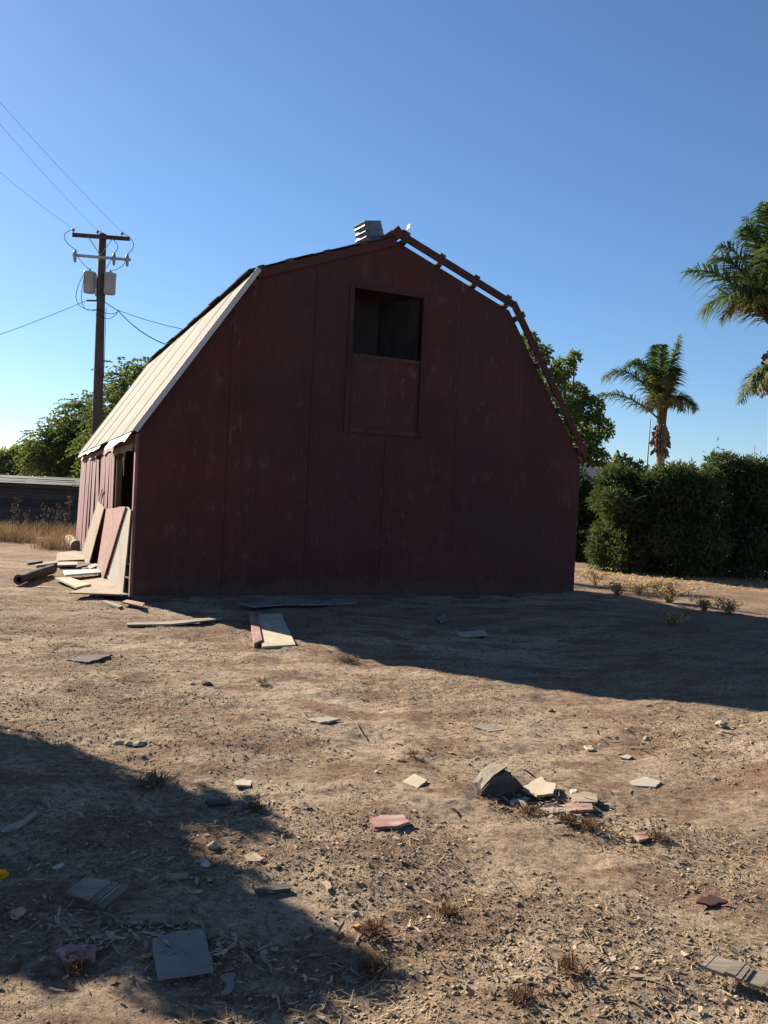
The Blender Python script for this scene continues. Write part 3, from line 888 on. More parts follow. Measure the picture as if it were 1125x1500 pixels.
flat('wood_scrap', 'brown scrap of bark lying near the sand streak', 'wood scrap', 'grey_wood', [(448, 1056), (480, 1052), (500, 1058), (468, 1063)], .016, .008, jag=.005)
flat('wood_scrap', 'dark strip of bark lying near the left edge of the yard', 'wood scrap', 'dark_wood', [(98, 966), (130, 960), (165, 962), (130, 972)], .03, .008, jag=.012)
flat('wood_scrap', 'pale split of wood in the tree shade above the square sheet', 'wood scrap', 'tan_wood', [(242, 1290), (274, 1289), (275, 1294), (244, 1297)], .016, .01, jag=.003)
flat('wood_scrap', 'grey lath crossing under the tree shade', 'wood scrap', 'grey_wood', [(0, 1216), (30, 1206), (52, 1192), (56, 1196), (30, 1216), (4, 1224)], .02, .008, jag=.006)
flat('wood_scrap', 'short dark stick at the tip of the tree shade', 'wood scrap', 'dark_wood', [(300, 1172), (335, 1168), (338, 1174), (306, 1179)], .02, .008, jag=.004)

def rock(name, label, cat, px, r, mat, sq=(1, .8, .6), seed=0, sub=2, group=None, rough=.25, lift=.35):
    p = G(*px)
    bm = bmesh.new()
    bmesh.ops.create_icosphere(bm, subdivisions=sub, radius=1)
    q = random.Random(seed)
    o1 = Vector((q.random() * 9, q.random() * 9, q.random() * 9))
    from mathutils import noise
    for v in bm.verts:
        k = 1 + rough * 2 * noise.noise(v.co * 1.3 + o1) + rough * noise.noise(v.co * 3.1 + o1)
        v.co = Vector((v.co.x * sq[0], v.co.y * sq[1], v.co.z * sq[2])) * r * k
    me = bpy.data.meshes.new(name)
    bm.to_mesh(me)
    bm.free()
    o = link(name, me, M[mat])
    o.location = (p.x, p.y, float(gz(p.x, p.y)) + r * sq[2] * lift)
    o.rotation_euler.z = q.random() * 6
    return tag(o, label, cat, group)
rock('stone', 'pale stone at one end of a short row of three', 'stone', (174, 1087), .035, 'stone', seed=1)
rock('stone', 'middle stone of a short row of three pale stones', 'stone', (190, 1089), .028, 'stone', seed=2)
rock('stone', 'flattish pale stone ending a short row of three', 'stone', (204, 1091), .036, 'stone', (1.2, .8, .5), 3)
rock('stone', 'small white stone lying in the tree shade', 'stone', (86, 1267), .018, 'whitestone', (1.4, .7, .6), 4)
rock('stone', 'dark clod beside a pale pebble before the barn boards', 'clod', (302, 1004), .045, 'dark_wood', (1.2, .8, .6), 5)
rock('stone', 'pale pebble beside the dark clod', 'pebble', (282, 1003), .03, 'stone', seed=6)
rock('stone', 'pale lump topping a low ridge of clods near the barn shadow', 'stone', (1057, 1066), .045, 'stone', (1.2, .8, .7), 7)
rock('stone', 'broken tan lump by the low ridge of clods', 'stone', (947, 1080), .03, 'stone', seed=8)
rock('stone', 'whitish green fragment on the scrap heap', 'fragment', (841, 1161), .03, 'whitestone', (1, .7, .6), 9)
rock('stone', 'brown clod lying on the soil beyond the stump', 'clod', (806, 1045), .03, 'clod', seed=10)
rock('stone', 'tan pebble lying in the sunlit gap of the tree shade', 'pebble', (313, 1244), .028, 'stone', (1, .8, .7), 12)
rock('stone', 'whitish pebble at the lower end of the tree shade', 'pebble', (301, 1272), .022, 'whitestone', seed=13)
rock('stone', 'pale pebble alone on the sand streak', 'pebble', (552, 1134), .016, 'whitestone', seed=14)
rock('stone', 'round brown stone in the sunny soil under the splintered shake', 'stone', (26, 1342), .028, 'stone', seed=15)
def litter_at(spots, rs):
    P_ = []
    for px, py, r_, n_ in spots:
        g_ = G(px, py)
        P_.append(np.array([g_.x, g_.y]) + rs.normal(size=(n_, 2)) * np.array([r_, r_ * .7]))
    P_ = np.concatenate(P_)
    n_ = len(P_)
    a_ = rs.rand(n_) * 6.28
    L_ = .015 + .085 * rs.rand(n_) ** 2.5
    d_ = np.stack([np.cos(a_), np.sin(a_), rs.normal(size=n_) * .25], -1)
    s_ = np.stack([-np.sin(a_), np.cos(a_), rs.normal(size=n_) * .4], -1)
    c_ = np.stack([P_[:, 0], P_[:, 1], gz(P_[:, 0], P_[:, 1]) + .006 + .02 * rs.rand(n_) ** 2], -1)
    w_ = .002 + .011 * rs.rand(n_) ** 2
    V_ = np.stack([c_ - d_ * L_[:, None] / 2, c_ - d_ * L_[:, None] * .2 + s_ * w_[:, None], c_ + d_ * L_[:, None] / 2, c_ + d_ * L_[:, None] * .1 - s_ * w_[:, None]], 1)
    return V_.reshape(-1, 3), np.arange(n_ * 4).reshape(-1, 4)
V, Fc = litter_at([(800, 1172, .16, 170), (850, 1195, .16, 120), (950, 1222, .2, 90), (130, 1365, .13, 160), (190, 1380, .14, 130), (290, 1390, .12, 120), (330, 1400, .12, 90), (270, 1300, .2, 90), (1000, 1078, .5, 170), (1080, 1068, .4, 110), (480, 1060, .4, 90), (120, 860, .8, 130), (60, 840, .8, 60), (540, 1370, .16, 60), (840, 1430, .14, 50), (90, 1190, .35, 110), (180, 890, .4, 50)], np.random.RandomState(77))
tag(link('splinters', fast_mesh('splinters', V, Fc), M['splinter']), 'loose splinters and broken stalks around the scraps', 'splinters', kind='stuff')
V, Fc = litter_at([(800, 1180, .2, 60), (900, 1215, .25, 90), (1000, 1080, .5, 90), (840, 1440, .15, 40), (545, 1390, .2, 60), (760, 1465, .12, 30), (100, 1410, .12, 50), (600, 1110, .3, 30), (380, 1180, .3, 40), (450, 940, .5, 60)], np.random.RandomState(78))
tag(link('dead_leaf_bits', fast_mesh('dead_leaf_bits', V, Fc), M['brownleaf']), 'crumbled brown leaf bits drifted around the scraps and weeds', 'leaf litter', kind='stuff')
# stump: a charred chunk of timber lying tilted
P = G(728, 1156)
root = thing('stump', 'charred dark chunk of timber lying beside the scrap heap', 'stump', (P.x, P.y, float(gz(P.x, P.y))), R(20))
from mathutils import noise as mnoise
def chunk(name, mat, poly, d0, d1, amp, seed):
    mb = MB()
    mb.prism(poly, (d0, d1), lambda a, b, h: Vector((a, h, b)))
    o = mb.build(name, M[mat], root)
    bm = bmesh.new()
    bm.from_mesh(o.data)
    bmesh.ops.triangulate(bm, faces=bm.faces)
    bmesh.ops.subdivide_edges(bm, edges=bm.edges, cuts=3, use_grid_fill=True)
    for v in bm.verts:
        n_ = mnoise.noise_vector(v.co * 16 + Vector((seed, 0, 0))) * amp + mnoise.noise_vector(v.co * 45 + Vector((seed, 3, 0))) * amp * .45
        v.co += n_
    bm.to_mesh(o.data)
    bm.free()
    return o
chunk('timber', 'dark_wood', [(-.135, -.015), (.055, -.02), (.075, .05), (.035, .128), (.01, .14), (-.05, .105), (-.13, .045)], -.07, .07, .016, 1)
chunk('broken_end', 'dark_wood', [(.04, -.01), (.15, -.015), (.14, .04), (.10, .075), (.05, .095)], -.045, .06, .018, 5)
chunk('weathered_top', 'grey_wood', [(-.125, .046), (-.05, .108), (.008, .144), (.03, .132), (.008, .152), (-.055, .118)], -.06, .055, .006, 9)

# dried-up brown weed clumps and single curled leaves
def leaf_clump(name, label, cat, px, r, n, mat, seed, up=.5):
    q = random.Random(seed)
    p = G(*px)
    mb = MB()
    for k in range(n * 4 if n > 8 else n):
        a, e = q.uniform(0, 6.28), q.uniform(.0, up * 1.5)
        d = Vector((math.cos(a) * math.cos(e), math.sin(a) * math.cos(e), math.sin(e)))
        s = Vector((-math.sin(a), math.cos(a), q.uniform(-.6, .6))).normalized()
        L, w = r * q.uniform(.4, 1.0), r * (q.uniform(.015, .07) if n > 8 else q.uniform(.3, .5))
        b = Vector((q.gauss(0, .4), q.gauss(0, .4), abs(q.gauss(0, .12)))) * r if n > 8 else d * r * .05
        curl = Vector((0, 0, q.uniform(-.3, .3) * r))
        mb.add([b, b + d * L * .5 + s * w + curl * .3, b + d * L + curl, b + d * L * .5 - s * w + curl * .3], [(0, 1, 2, 3)])
    o = mb.build(name, M[mat])
    o.location = (p.x, p.y, float(gz(p.x, p.y)) + .004)
    return tag(o, label, cat)
for i, (nm, lb, ct, px, r, n, mt) in enumerate([
    ('weed_clump', 'rusty brown dead weed tucked under the scrap heap', 'weed', (777, 1191), .06, 40, 'brownleaf'),
    ('weed_clump', 'dark brown dead weed below the pink board of the heap', 'weed', (829, 1204), .055, 44, 'brownleaf'),
    ('weed_clump', 'wide brown dead weed trailing away from the scrap heap', 'weed', (862, 1213), .07, 44, 'brownleaf'),
    ('weed_clump', 'round dark dead weed next to the small pink chip', 'weed', (967, 1229), .05, 50, 'brownleaf'),
    ('weed_clump', 'brown dead weed with a pale leaf in the open foreground soil', 'weed', (835, 1432), .055, 36, 'brownleaf'),
    ('weed_clump', 'dark tuft of dead weed low in the open foreground', 'weed', (762, 1465), .045, 44, 'brownleaf'),
    ('weed_clump', 'red brown dead weed beyond the tip of the tree shade', 'weed', (374, 1186), .05, 34, 'brownleaf'),
    ('weed_clump', 'brown dead weed at the sunny side of the tree shade', 'weed', (546, 1365), .06, 44, 'brownleaf'),
    ('weed_clump', 'dark dead weed just below the curled brown one', 'weed', (549, 1418), .055, 44, 'brownleaf'),
    ('weed_clump', 'rusty dead weed against the pink slab chunk in the shade', 'weed', (110, 1412), .05, 40, 'brownleaf'),
    ('weed_clump', 'small dead weed on the reddish soil past the three stones', 'weed', (385, 1004), .06, 30, 'brownleaf'),
    ('weed_clump', 'grey dead tuft at the lit edge of the barn shadow', 'weed', (508, 968), .10, 50, 'weeddark'),
    ('weed_clump', 'dark dead tuft on the tree shade boundary', 'weed', (222, 1152), .09, 60, 'weeddark'),
    ('weed_clump', 'small brown weed with pale petals above the square tan scrap', 'weed', (605, 1112), .045, 26, 'brownleaf'),
    ('weed_clump', 'low brown weed between pink slab and open foreground', 'weed', (655, 1335), .05, 34, 'brownleaf'),
    ('fallen_leaf', 'curled golden leaf beside the foreground dead weed', 'leaf', (866, 1417), .035, 3, 'tanleaf'),
    ('fallen_leaf', 'pale golden leaf near the small pink chip', 'leaf', (907, 1220), .04, 4, 'tanleaf'),
    ('fallen_leaf', 'yellow leaf past the round dark dead weed', 'leaf', (992, 1226), .04, 3, 'tanleaf'),
    ('fallen_leaf', 'tan leaf curled upright by the brown weed at the tree shade', 'leaf', (523, 1352), .04, 3, 'tanleaf'),
    ('fallen_leaf', 'tan dead leaf caught against the square grey sheet', 'leaf', (211, 1402), .035, 5, 'tanleaf'),
]):
    leaf_clump(nm, lb, ct, px, r, n, mt, 50 + i, .7 if 'leaf' not in nm else .5)
# twigs lying by the square sheet
def twig(label, pts, r):
    P = [G(*q) for q in pts]
    c = P[0].copy()
    mb = MB()
    mb.tube([Vector((p.x - c.x, p.y - c.y, r + .012 * (i % 2))) for i, p in enumerate(P)], [r * (1 - .5 * i / len(P)) for i in range(len(P))], 5)
    o = mb.build('twig', M['grey_wood'])
    o.location = (c.x, c.y, float(gz(c.x, c.y)))
    return tag(o, label, 'twig')
twig('crooked twig curving beside the corner of the square grey sheet', [(305, 1392), (316, 1402), (327, 1394), (337, 1395)], .006)
twig('forked twig reaching away from the hooked grey scrap', [(328, 1374), (318, 1382), (326, 1400), (318, 1406)], .005)
twig('thin twig lying under the splintered shake', [(92, 1360), (106, 1378), (112, 1382)], .005)
twig('long thin twig on the soil past the dead weeds', [(500, 1420), (520, 1432), (534, 1420), (530, 1408)], .004)
twig('straight twig pointing at the square sheet from below', [(404, 1450), (408, 1466), (410, 1476)], .005)
twig('long pale straw twig on the reddish soil', [(508, 1050), (522, 1062), (530, 1076)], .005)

# yellow flower at the edge of the yard
fp = D(0, 1287, 2.95)
base = Vector((fp.x - .06, fp.y + .03, 0))
fl = thing('flower_plant', 'bright yellow orange flower on a low stalk beside the tree shade', 'flower', (base.x, base.y, float(gz(base.x, base.y))))
top = fp - Vector((base.x, base.y, 0))
MB().tube([(0, 0, 0), (.005, 0, top.z * .5), (top.x * .6, top.y * .6, top.z * .9), tuple(top)], [.004, .0035, .003, .003], 6).build('stem', M['broad'], fl)
mb = MB()
for k in range(9):
    a = k * .75
    p = Vector((0, 0, .02 + .012 * k))
    d = Vector((math.cos(a), math.sin(a), .35))
    s = Vector((-math.sin(a), math.cos(a), 0)) * .012
    mb.add([p, p + d * .04 + s, p + d * .085, p + d * .04 - s], [(0, 1, 2, 3)])
mb.build('leaves', M['broad'], fl)
for ring, (n, rr, el) in enumerate(((9, .028, .1), (8, .024, .6), (6, .016, 1.1))):
    for k in range(n):
        a = k * 6.283 / n + ring * .4
        d = Vector((math.cos(a) * math.cos(el), math.sin(a) * math.cos(el), math.sin(el)))
        s = Vector((-math.sin(a), math.cos(a), .3)) * rr * .42
        c0 = Vector(top)
        MB().add([c0, c0 + d * rr * .6 + s, c0 + d * rr * 1.05 + s * .4, c0 + d * rr * 1.05 - s * .4, c0 + d * rr * .6 - s], [(0, 1, 2, 3, 4)]).build('petal', M['petal'], fl)

# ------------------------------------------------------------------ vegetation builders
def quads_from(c, d, s, L, w, fold=0.0):
    """leaf blades: base c, direction d, side s, length L, width w -> rhombus of two triangles"""
    n = np.cross(d, s)
    mid = c + d * (L * .45)[:, None] + n * (fold * L)[:, None]
    V = np.stack([c, mid + s * (w / 2)[:, None], c + d * L[:, None], mid - s * (w / 2)[:, None]], 1)
    Fq = np.arange(len(c) * 4).reshape(-1, 4)
    return V.reshape(-1, 3), Fq

def unit(v):
    return v / np.maximum(np.linalg.norm(v, axis=-1, keepdims=True), 1e-9)

def crown_points(blobs, n, rs, shell=.55):
    """points in a set of ellipsoid clumps, mostly near their skins; outward directions"""
    vol = np.array([b[1][0] * b[1][1] * b[1][2] for b in blobs]) ** (2 / 3)
    pick = rs.choice(len(blobs), n, p=vol / vol.sum())
    cen = np.array([b[0] for b in blobs], float)[pick]
    rad = np.array([b[1] for b in blobs], float)[pick]
    u = unit(rs.normal(size=(n, 3)))
    r = shell + (1.06 - shell) * rs.rand(n) ** .7
    r = r * (0.86 + .28 * rs.rand(n))
    return cen + u * rad * r[:, None], u

def leaves(blobs, n, rs, L, w, droop=.35, shell=.5):
    P, u = crown_points(blobs, n, rs, shell)
    d = unit(u * .6 + rs.normal(size=(n, 3)) * .75 + np.array([0, 0, -droop]))
    s = unit(np.cross(d, rs.normal(size=(n, 3))))
    Ls = L * (.6 + .8 * rs.rand(n))
    return quads_from(P, d, s, Ls, w * (.7 + .6 * rs.rand(n)), .05)

def sprays(blobs, n, rs, L, leaf, pairs, droop=.5):
    """feathery compound leaves: a bent stalk with paired leaflets"""
    P, u = crown_points(blobs, n, rs, .35)
    P = P + u * (rs.rand(n) ** 3 * .35)[:, None]
    d = unit(u + rs.normal(size=(n, 3)) * .6 + np.array([0, 0, .15]))
    s = unit(np.cross(d, np.array([0, 0, 1.]) + rs.normal(size=(n, 3)) * .25))
    Ls = L * (.7 + .6 * rs.rand(n))
    Vs, Fs, off = [], [], 0
    for k in range(pairs):
        t = (k + .8) / pairs
        c = P + d * (Ls * t)[:, None] + np.array([0, 0, -1.]) * (droop * Ls * t * t)[:, None]
        tang = unit(d + np.array([0, 0, -2 * droop * t]))
        for sg in (-1, 1):
            dd = unit(s * sg + tang * .45 + np.array([0, 0, -.35]) + rs.normal(size=(n, 3)) * .15)
            ss = unit(np.cross(dd, np.cross(tang, s) + rs.normal(size=(n, 3)) * .3))
            V_, F_ = quads_from(c, dd, unit(np.cross(dd, ss)), np.full(n, leaf) * (1.1 - .4 * t), np.full(n, leaf * .36))
            Vs.append(V_)
            Fs.append(F_ + off)
            off += len(V_)
    return np.concatenate(Vs), np.concatenate(Fs)

def limbs(mb, base, tips, r0, rs, fork=.35):
    """tapered trunk with limbs running to the clumps of the crown"""
    base = Vector(base)
    cen = sum((Vector(t) for t in tips), Vector()) / len(tips)
    fk = base.lerp(Vector((cen.x, cen.y, base.z + (cen.z - base.z) * .9)), fork)
    fk = Vector((base.x + (cen.x - base.x) * .3, base.y + (cen.y - base.y) * .3, fk.z))
    mb.tube([base - Vector((0, 0, .1)), base.lerp(fk, .15), base.lerp(fk, .6), fk], [r0 * 1.35, r0, r0 * .8, r0 * .7], 9)
    for t in tips:
        t = Vector(t)
        m_ = fk.lerp(t, .5) + Vector((rs.normal() * .1, rs.normal() * .1, .12 * (t - fk).length))
        mb.tube([fk - Vector((0, 0, .06)), fk.lerp(m_, .6), m_, t], [r0 * .5, r0 * .36, r0 * .24, r0 * .07], 6)

def tree(name, label, base, blobs, kind, n, mat, seed, r0, L=.1, w=.05, pairs=6, leaf=.1, cat='tree', group=None, fork=.35):
    """blobs in coordinates relative to base"""
    rs = np.random.RandomState(seed)
    root = thing(name, label, cat, base, 0, group)
    mb = MB()
    limbs(mb, (0, 0, 0), [b[0] for b in blobs], r0, rs, fork)
    mb.build('trunk', M['bark'], root, True)
    V, F_ = sprays(blobs, n, rs, L, leaf, pairs) if kind == 'spray' else leaves(blobs, n, rs, L, w)
    link('crown', fast_mesh('crown', V, F_), M[mat], root)
    return root

def px_blobs(depth, base, spec, squash=.8):
    """spec: (px, py, radius in photo pixels, depth offset) -> ellipsoids about a base point"""
    out = []
    for px, py, rp, dd in spec:
        p = D(px, py, depth + dd) - Vector(base)
        r = rp / FPX * (depth + dd)
        out.append((tuple(p), (r, r, r * squash)))
    return out

def ground_at(px, depth):
    d = ray(px, 740)
    return Vector((d.x / d.y * depth, depth, 0))

# feathery trees behind the barn on the left
b = ground_at(215, 36)
tree('feathery_tree', 'tall feathery green tree behind the cream barn roof', b, px_blobs(36, b, [(225, 548, 24, 0), (196, 568, 26, .8), (240, 580, 40, 0), (178, 600, 26, -.6), (206, 610, 32, .5), (160, 630, 26, 0), (190, 650, 32, -.5), (240, 640, 45, 1), (150, 660, 26, .5), (175, 545, 12, 0)]), 'spray', 1900, 'feather', 11, .22, L=.85, leaf=.24, pairs=6)
b = ground_at(95, 40)
tree('feathery_tree', 'rounded feathery green tree on the shed side of the power pole', b, px_blobs(40, b, [(118, 612, 20, 0), (100, 640, 24, .5), (75, 655, 24, 0), (125, 650, 26, -.5), (62, 672, 18, 0), (92, 678, 24, .8), (125, 680, 24, 0), (128, 595, 14, 0)]), 'spray', 1400, 'feather', 12, .2, L=.85, leaf=.23, pairs=6)
b = ground_at(24, 62)
tree('far_tree', 'light green far tree rising over the shed roof', b, px_blobs(62, b, [(30, 666, 16, 0), (8, 674, 17, 0), (40, 680, 20, 1), (20, 688, 22, 0), (50, 672, 12, 0)]), 'leaf', 5000, 'fargreen', 13, .2, L=.3, w=.16)
b = ground_at(-25, 66)
tree('far_tree', 'light green far tree half hidden past the shed end', b, px_blobs(66, b, [(-15, 672, 18, 0), (-40, 676, 22, 0), (-10, 688, 16, 1)]), 'leaf', 4000, 'fargreen', 14, .2, L=.3, w=.16)

# broadleaf tree right of the barn
b = ground_at(835, 25)
tree('broadleaf_tree', 'open broadleaf tree rising behind the right roof edge of the barn', b, px_blobs(25, b, [(785, 520, 22, 0), (826, 538, 17, .3), (800, 560, 28, 0), (838, 580, 24, .5), (862, 598, 22, 0), (820, 610, 30, -.5), (872, 628, 24, .3), (845, 650, 30, 0), (872, 668, 18, 0), (800, 650, 26, .5), (842, 522, 9, 0), (775, 495, 12, 0)]), 'leaf', 9500, 'broad', 15, .16, L=.13, w=.075, fork=.3)

# hedge: single large shrubs standing side by side
def shrub(label, px0, px1, ytop, ybase, depth, seed, n, mat='hedge', extra=()):
    cx = (px0 + px1) / 2
    b = ground_at(cx, depth)
    b.z = float(gz_big(b.x, b.y))
    hw = (px1 - px0) / 2 / FPX * depth
    top = D(cx, ytop, depth).z - b.z
    rs = np.random.RandomState(seed)
    blobs = []
    for k in range(17):
        a = rs.uniform(-1, 1)
        rr = hw * rs.uniform(.34, .50)
        zz = rs.uniform(.25, .72) * top if k > 4 else top - rr * .72 - rs.uniform(0, .4)
        blobs.append(((a * hw * .66, rs.uniform(-.55, .55), min(zz, top - rr * .72)), (rr, rr * 1.0, rr * .8)))
    for k in range(4):
        blobs.append(((-hw * .6 + k * hw * .4, rs.uniform(-.5, .2), top * .22), (hw * .42, hw * .42, top * .25)))
    blobs += list(extra)
    root = thing('hedge_shrub', label, 'shrub', b, 0, 'shrubs of the hedge')
    mb = MB()
    for k in range(6):
        t = Vector(blobs[k][0])
        mb.tube([(rs.uniform(-.2, .2), rs.uniform(-.2, .2), -.05), t * .5 + Vector((0, 0, -.1)), t], [.05, .04, .015], 6)
    mb.build('stems', M['bark'], root, True)
    V, F_ = leaves(blobs, int(n * 1.55), rs, .13, .036, .1, .35)
    sh = []
    for k in range(46):                       # stray shoots standing out of the mass
        bl = blobs[rs.randint(len(blobs))]
        u_ = unit(rs.normal(size=3) * np.array([1, 1, .5]) + np.array([0, 0, .9]))
        p_ = np.array(bl[0]) + u_ * np.array(bl[1]) * .95
        for q in range(9):
            sh.append((p_ + u_ * .05 * q + rs.normal(size=3) * .012, u_))
    pp, uu = np.array([q[0] for q in sh]), np.array([q[1] for q in sh])
    dd = unit(uu * .5 + rs.normal(size=pp.shape) * .7)
    V2, F2 = quads_from(pp, dd, unit(np.cross(dd, rs.normal(size=pp.shape))), np.full(len(pp), .13), np.full(len(pp), .032))
    V, F_ = np.concatenate([V, V2]), np.concatenate([F_, F2 + len(V)])
    link('crown', fast_mesh('crown', V, F_), M[mat], root)
    return root
shrub('dark shrub squeezed between the barn wall and the rest of the hedge', 800, 905, 684, 826, 23.5, 21, 15000)
shrub('broad olive green shrub with rounded top beside the barn end of the hedge', 868, 985, 684, 838, 20.5, 22, 22000)
shrub('darkest shrub of the hedge, standing before the small palm', 940, 1065, 680, 846, 20.0, 23, 22000)
shrub('tall greyish shrub of the hedge beneath the large palm', 1022, 1135, 658, 848, 20.3, 24, 22000)
shrub('last shrub of the hedge, past the large palm', 1110, 1230, 656, 852, 20.2, 25, 18000)
b = ground_at(910, 22.5)
tree('sapling', 'small dark sapling poking out above the hedge near the small palm', b, px_blobs(22.5, b, [(908, 672, 8, 0), (925, 682, 9, 0), (938, 686, 8, 0), (918, 690, 10, 0)]), 'leaf', 420, 'broad', 27, .03, L=.16, w=.09, cat='tree')

# palms: trunk, boots, every frond its own part
def frond(root, org, az, el, L, droop, mat, seed, leaf=.55, twist=0.0, sweep=0.0):
    rs = np.random.RandomState(seed)
    n = 16
    d = Vector((math.cos(az) * math.cos(el), math.sin(az) * math.cos(el), math.sin(el)))
    side = Vector((-math.sin(az), math.cos(az), 0))
    pts = []
    for k in range(n + 1):
        t = k / n
        pts.append(Vector(org) + d * (L * t) + Vector((0, 0, -droop * L * t * t * (.6 + .6 * t))) + side * (sweep * L * t * t))
    Vs, Fs = [], []
    m = 72
    for i in range(m):
        t = .16 + .84 * (i / m)
        k = min(int(t * n), n - 1)
        p = pts[k].lerp(pts[k + 1], t * n - k)
        tang = (pts[k + 1] - pts[k]).normalized()
        upv = side.cross(tang).normalized()
        if upv.z < 0 and abs(tang.z) < .9:
            upv = -upv
        ll = leaf * (math.sin(math.pi * min(1, .18 + .8 * t)) ** .6) * (.8 + .4 * rs.rand())
        for sg in (-1, 1):
            spread_ = rs.uniform(-.45, .75)
            dd = (side * sg + tang * (.55 + .3 * t) + upv * spread_).normalized()
            w = .032 * (1 + .3 * rs.rand())
            s2 = dd.cross(upv).normalized() * w / 2
            q1 = p + dd * ll * .5 + Vector((0, 0, -.06 * ll))
            q2 = p + dd * ll * .95 + Vector((0, 0, -.42 * ll))
            o_ = len(Vs)
            Vs += [p - s2, p + s2, q1 + s2, q1 - s2, q2]
            Fs += [(o_, o_ + 1, o_ + 2, o_ + 3), (o_ + 3, o_ + 2, o_ + 4)]
    mb = MB()
    mb.add(Vs, Fs)
    o = mb.build('frond', M[mat], root)
    mb = MB()
    mb.tube(pts, [.035 * (1 - .85 * k / n) + .004 for k in range(n + 1)], 5)
    mb.build('rachis', M['palmdry'], o, True)
    return o
def palm(label, base, top, r, fronds, boots_h, seed):
    rs = np.random.RandomState(seed)
    root = thing('palm_tree', label, 'palm', base)
    H = top - Vector(base)
    n = 26
    path = [H * (k / n) for k in range(n + 1)]
    MB().tube([Vector((0, 0, -.1))] + path[1:], [r * (1.12 - .25 * k / n + (.04 if k % 2 else 0)) for k in range(n + 1)], 12).build('trunk', M['palmtrunk'], root, True)
    bm_ = MB()
    for k in range(90):                       # old leaf bases and hanging dead bits below the crown
        t = rs.rand()
        a = rs.rand() * 6.28
        z = -boots_h * (1 - t)
        rr = r * (1.15 + .65 * math.sin(math.pi * min(1, t * .9 + .15)))
        o_ = H + Vector((math.cos(a) * rr * .8, math.sin(a) * rr * .8, z))
        e = H + Vector((math.cos(a) * rr * rs.uniform(1.0, 1.35), math.sin(a) * rr * rs.uniform(1.0, 1.35), z + rs.uniform(-.3, .12)))
        bm_.bar(o_, e, .07, .03, Vector((math.cos(a + 1.5), math.sin(a + 1.5), .1)))
    bm_.tube([H + Vector((0, 0, -boots_h)), H + Vector((0, 0, -boots_h * .7)), H + Vector((0, 0, -boots_h * .25)), H + Vector((0, 0, .25))], [r * 1.05, r * 1.5, r * 1.4, r * .7], 10)
    bm_.build('leaf_bases', M['boots'], root)
    for k in range(7):                        # green leaf stalks rising from the heart
        a = k * .9
        MB().tube([H + Vector((math.cos(a) * .1, math.sin(a) * .1, 0)), H + Vector((math.cos(a) * .14, math.sin(a) * .14, .5)), H + Vector((math.cos(a) * .3, math.sin(a) * .3, 1.0))], [.06, .045, .03], 6).build('leaf_stalk', M['palmdry'], root, True)
    for i, f in enumerate(fronds):
        frond(root, H + Vector((0, 0, f[6] if len(f) > 6 else .25)), R(f[0]), R(f[1]), f[2], f[3], f[4], seed * 40 + i, f[5])
    return root
b = ground_at(966, 30)
t = D(969, 622, 30)
# az: 0 = to the right of the picture, 180 = left, 270 = towards the yard
palm('small palm with wind-blown crown rising behind the hedge', b, t, .16, [
    (182, 40, 3.5, .40, 'palmleaf', .7, .1), (178, 56, 3.9, .48, 'palmleaf', .8, .5), (196, 66, 3.7, .44, 'palmleaf', .7, .5), (165, 72, 3.2, .34, 'palmleaf', .7, .5),
    (120, 78, 3.0, .28, 'palmleaf', .7, .6), (330, 82, 2.8, .16, 'palmleaf', .65, .6), (15, 79, 2.9, .06, 'palmleaf', .5, .6), (280, 76, 2.9, .45, 'palmleaf', .7, .5),
    (4, 52, 2.0, .58, 'palmleaf', .6, .4), (350, 60, 2.2, .7, 'palmleaf', .6, .4), (240, 72, 2.7, .5, 'palmdry', .65, .4), (60, 74, 2.8, .4, 'palmleaf', .7, .5), (200, 82, 3.1, .25, 'palmleaf', .7, .6), (300, 64, 2.0, .7, 'palmdry', .6, .3), (160, 80, 2.7, .5, 'palmleaf', .7, .5), (230, 60, 2.2, .7, 'palmdry', .6, .3), (90, 84, 3.0, .2, 'palmleaf', .7, .6)], 1.0, 3)
b = ground_at(1140, 22)
t = D(1138, 515, 22)
palm('large palm with heavy drooping crown at the hedge end', b, t, .2, [
    (180, 52, 4.0, .34, 'palmleaf', .95, .4), (186, 60, 3.8, .34, 'palmleaf', .95, .5), (172, 66, 3.8, .30, 'palmleaf', .95, .6), (195, 72, 3.8, .28, 'palmleaf', .9, .7), (160, 76, 3.8, .22, 'palmleaf', .9, .8), (210, 78, 3.8, .2, 'palmleaf', .9, .8), (176, 82, 3.8, .16, 'palmleaf', .9, .8),
    (205, 56, 3.3, .55, 'palmleaf', .95, .5), (160, 54, 3.3, .55, 'palmleaf', .95, .5), (215, 64, 2.9, .6, 'palmdry', .9, .4), (168, 60, 2.8, .6, 'palmdry', .9, .4), (240, 70, 3.6, .4, 'palmleaf', .95, .6), (120, 66, 3.6, .4, 'palmleaf', .9, .6), (270, 74, 3.6, .4, 'palmleaf', .9, .6),
    (300, 62, 3.6, .4, 'palmleaf', .9, .5), (0, 54, 3.6, .4, 'palmleaf', .9, .5), (30, 62, 3.6, .4, 'palmleaf', .9, .5), (80, 68, 3.6, .4, 'palmleaf', .9, .5), (330, 76, 3.8, .3, 'palmleaf', .9, .6),
    (190, 2, 1.0, .9, 'palmleaf', .5, -.35), (215, -8, .9, .6, 'palmdry', .5, -.4)], 1.1, 4)

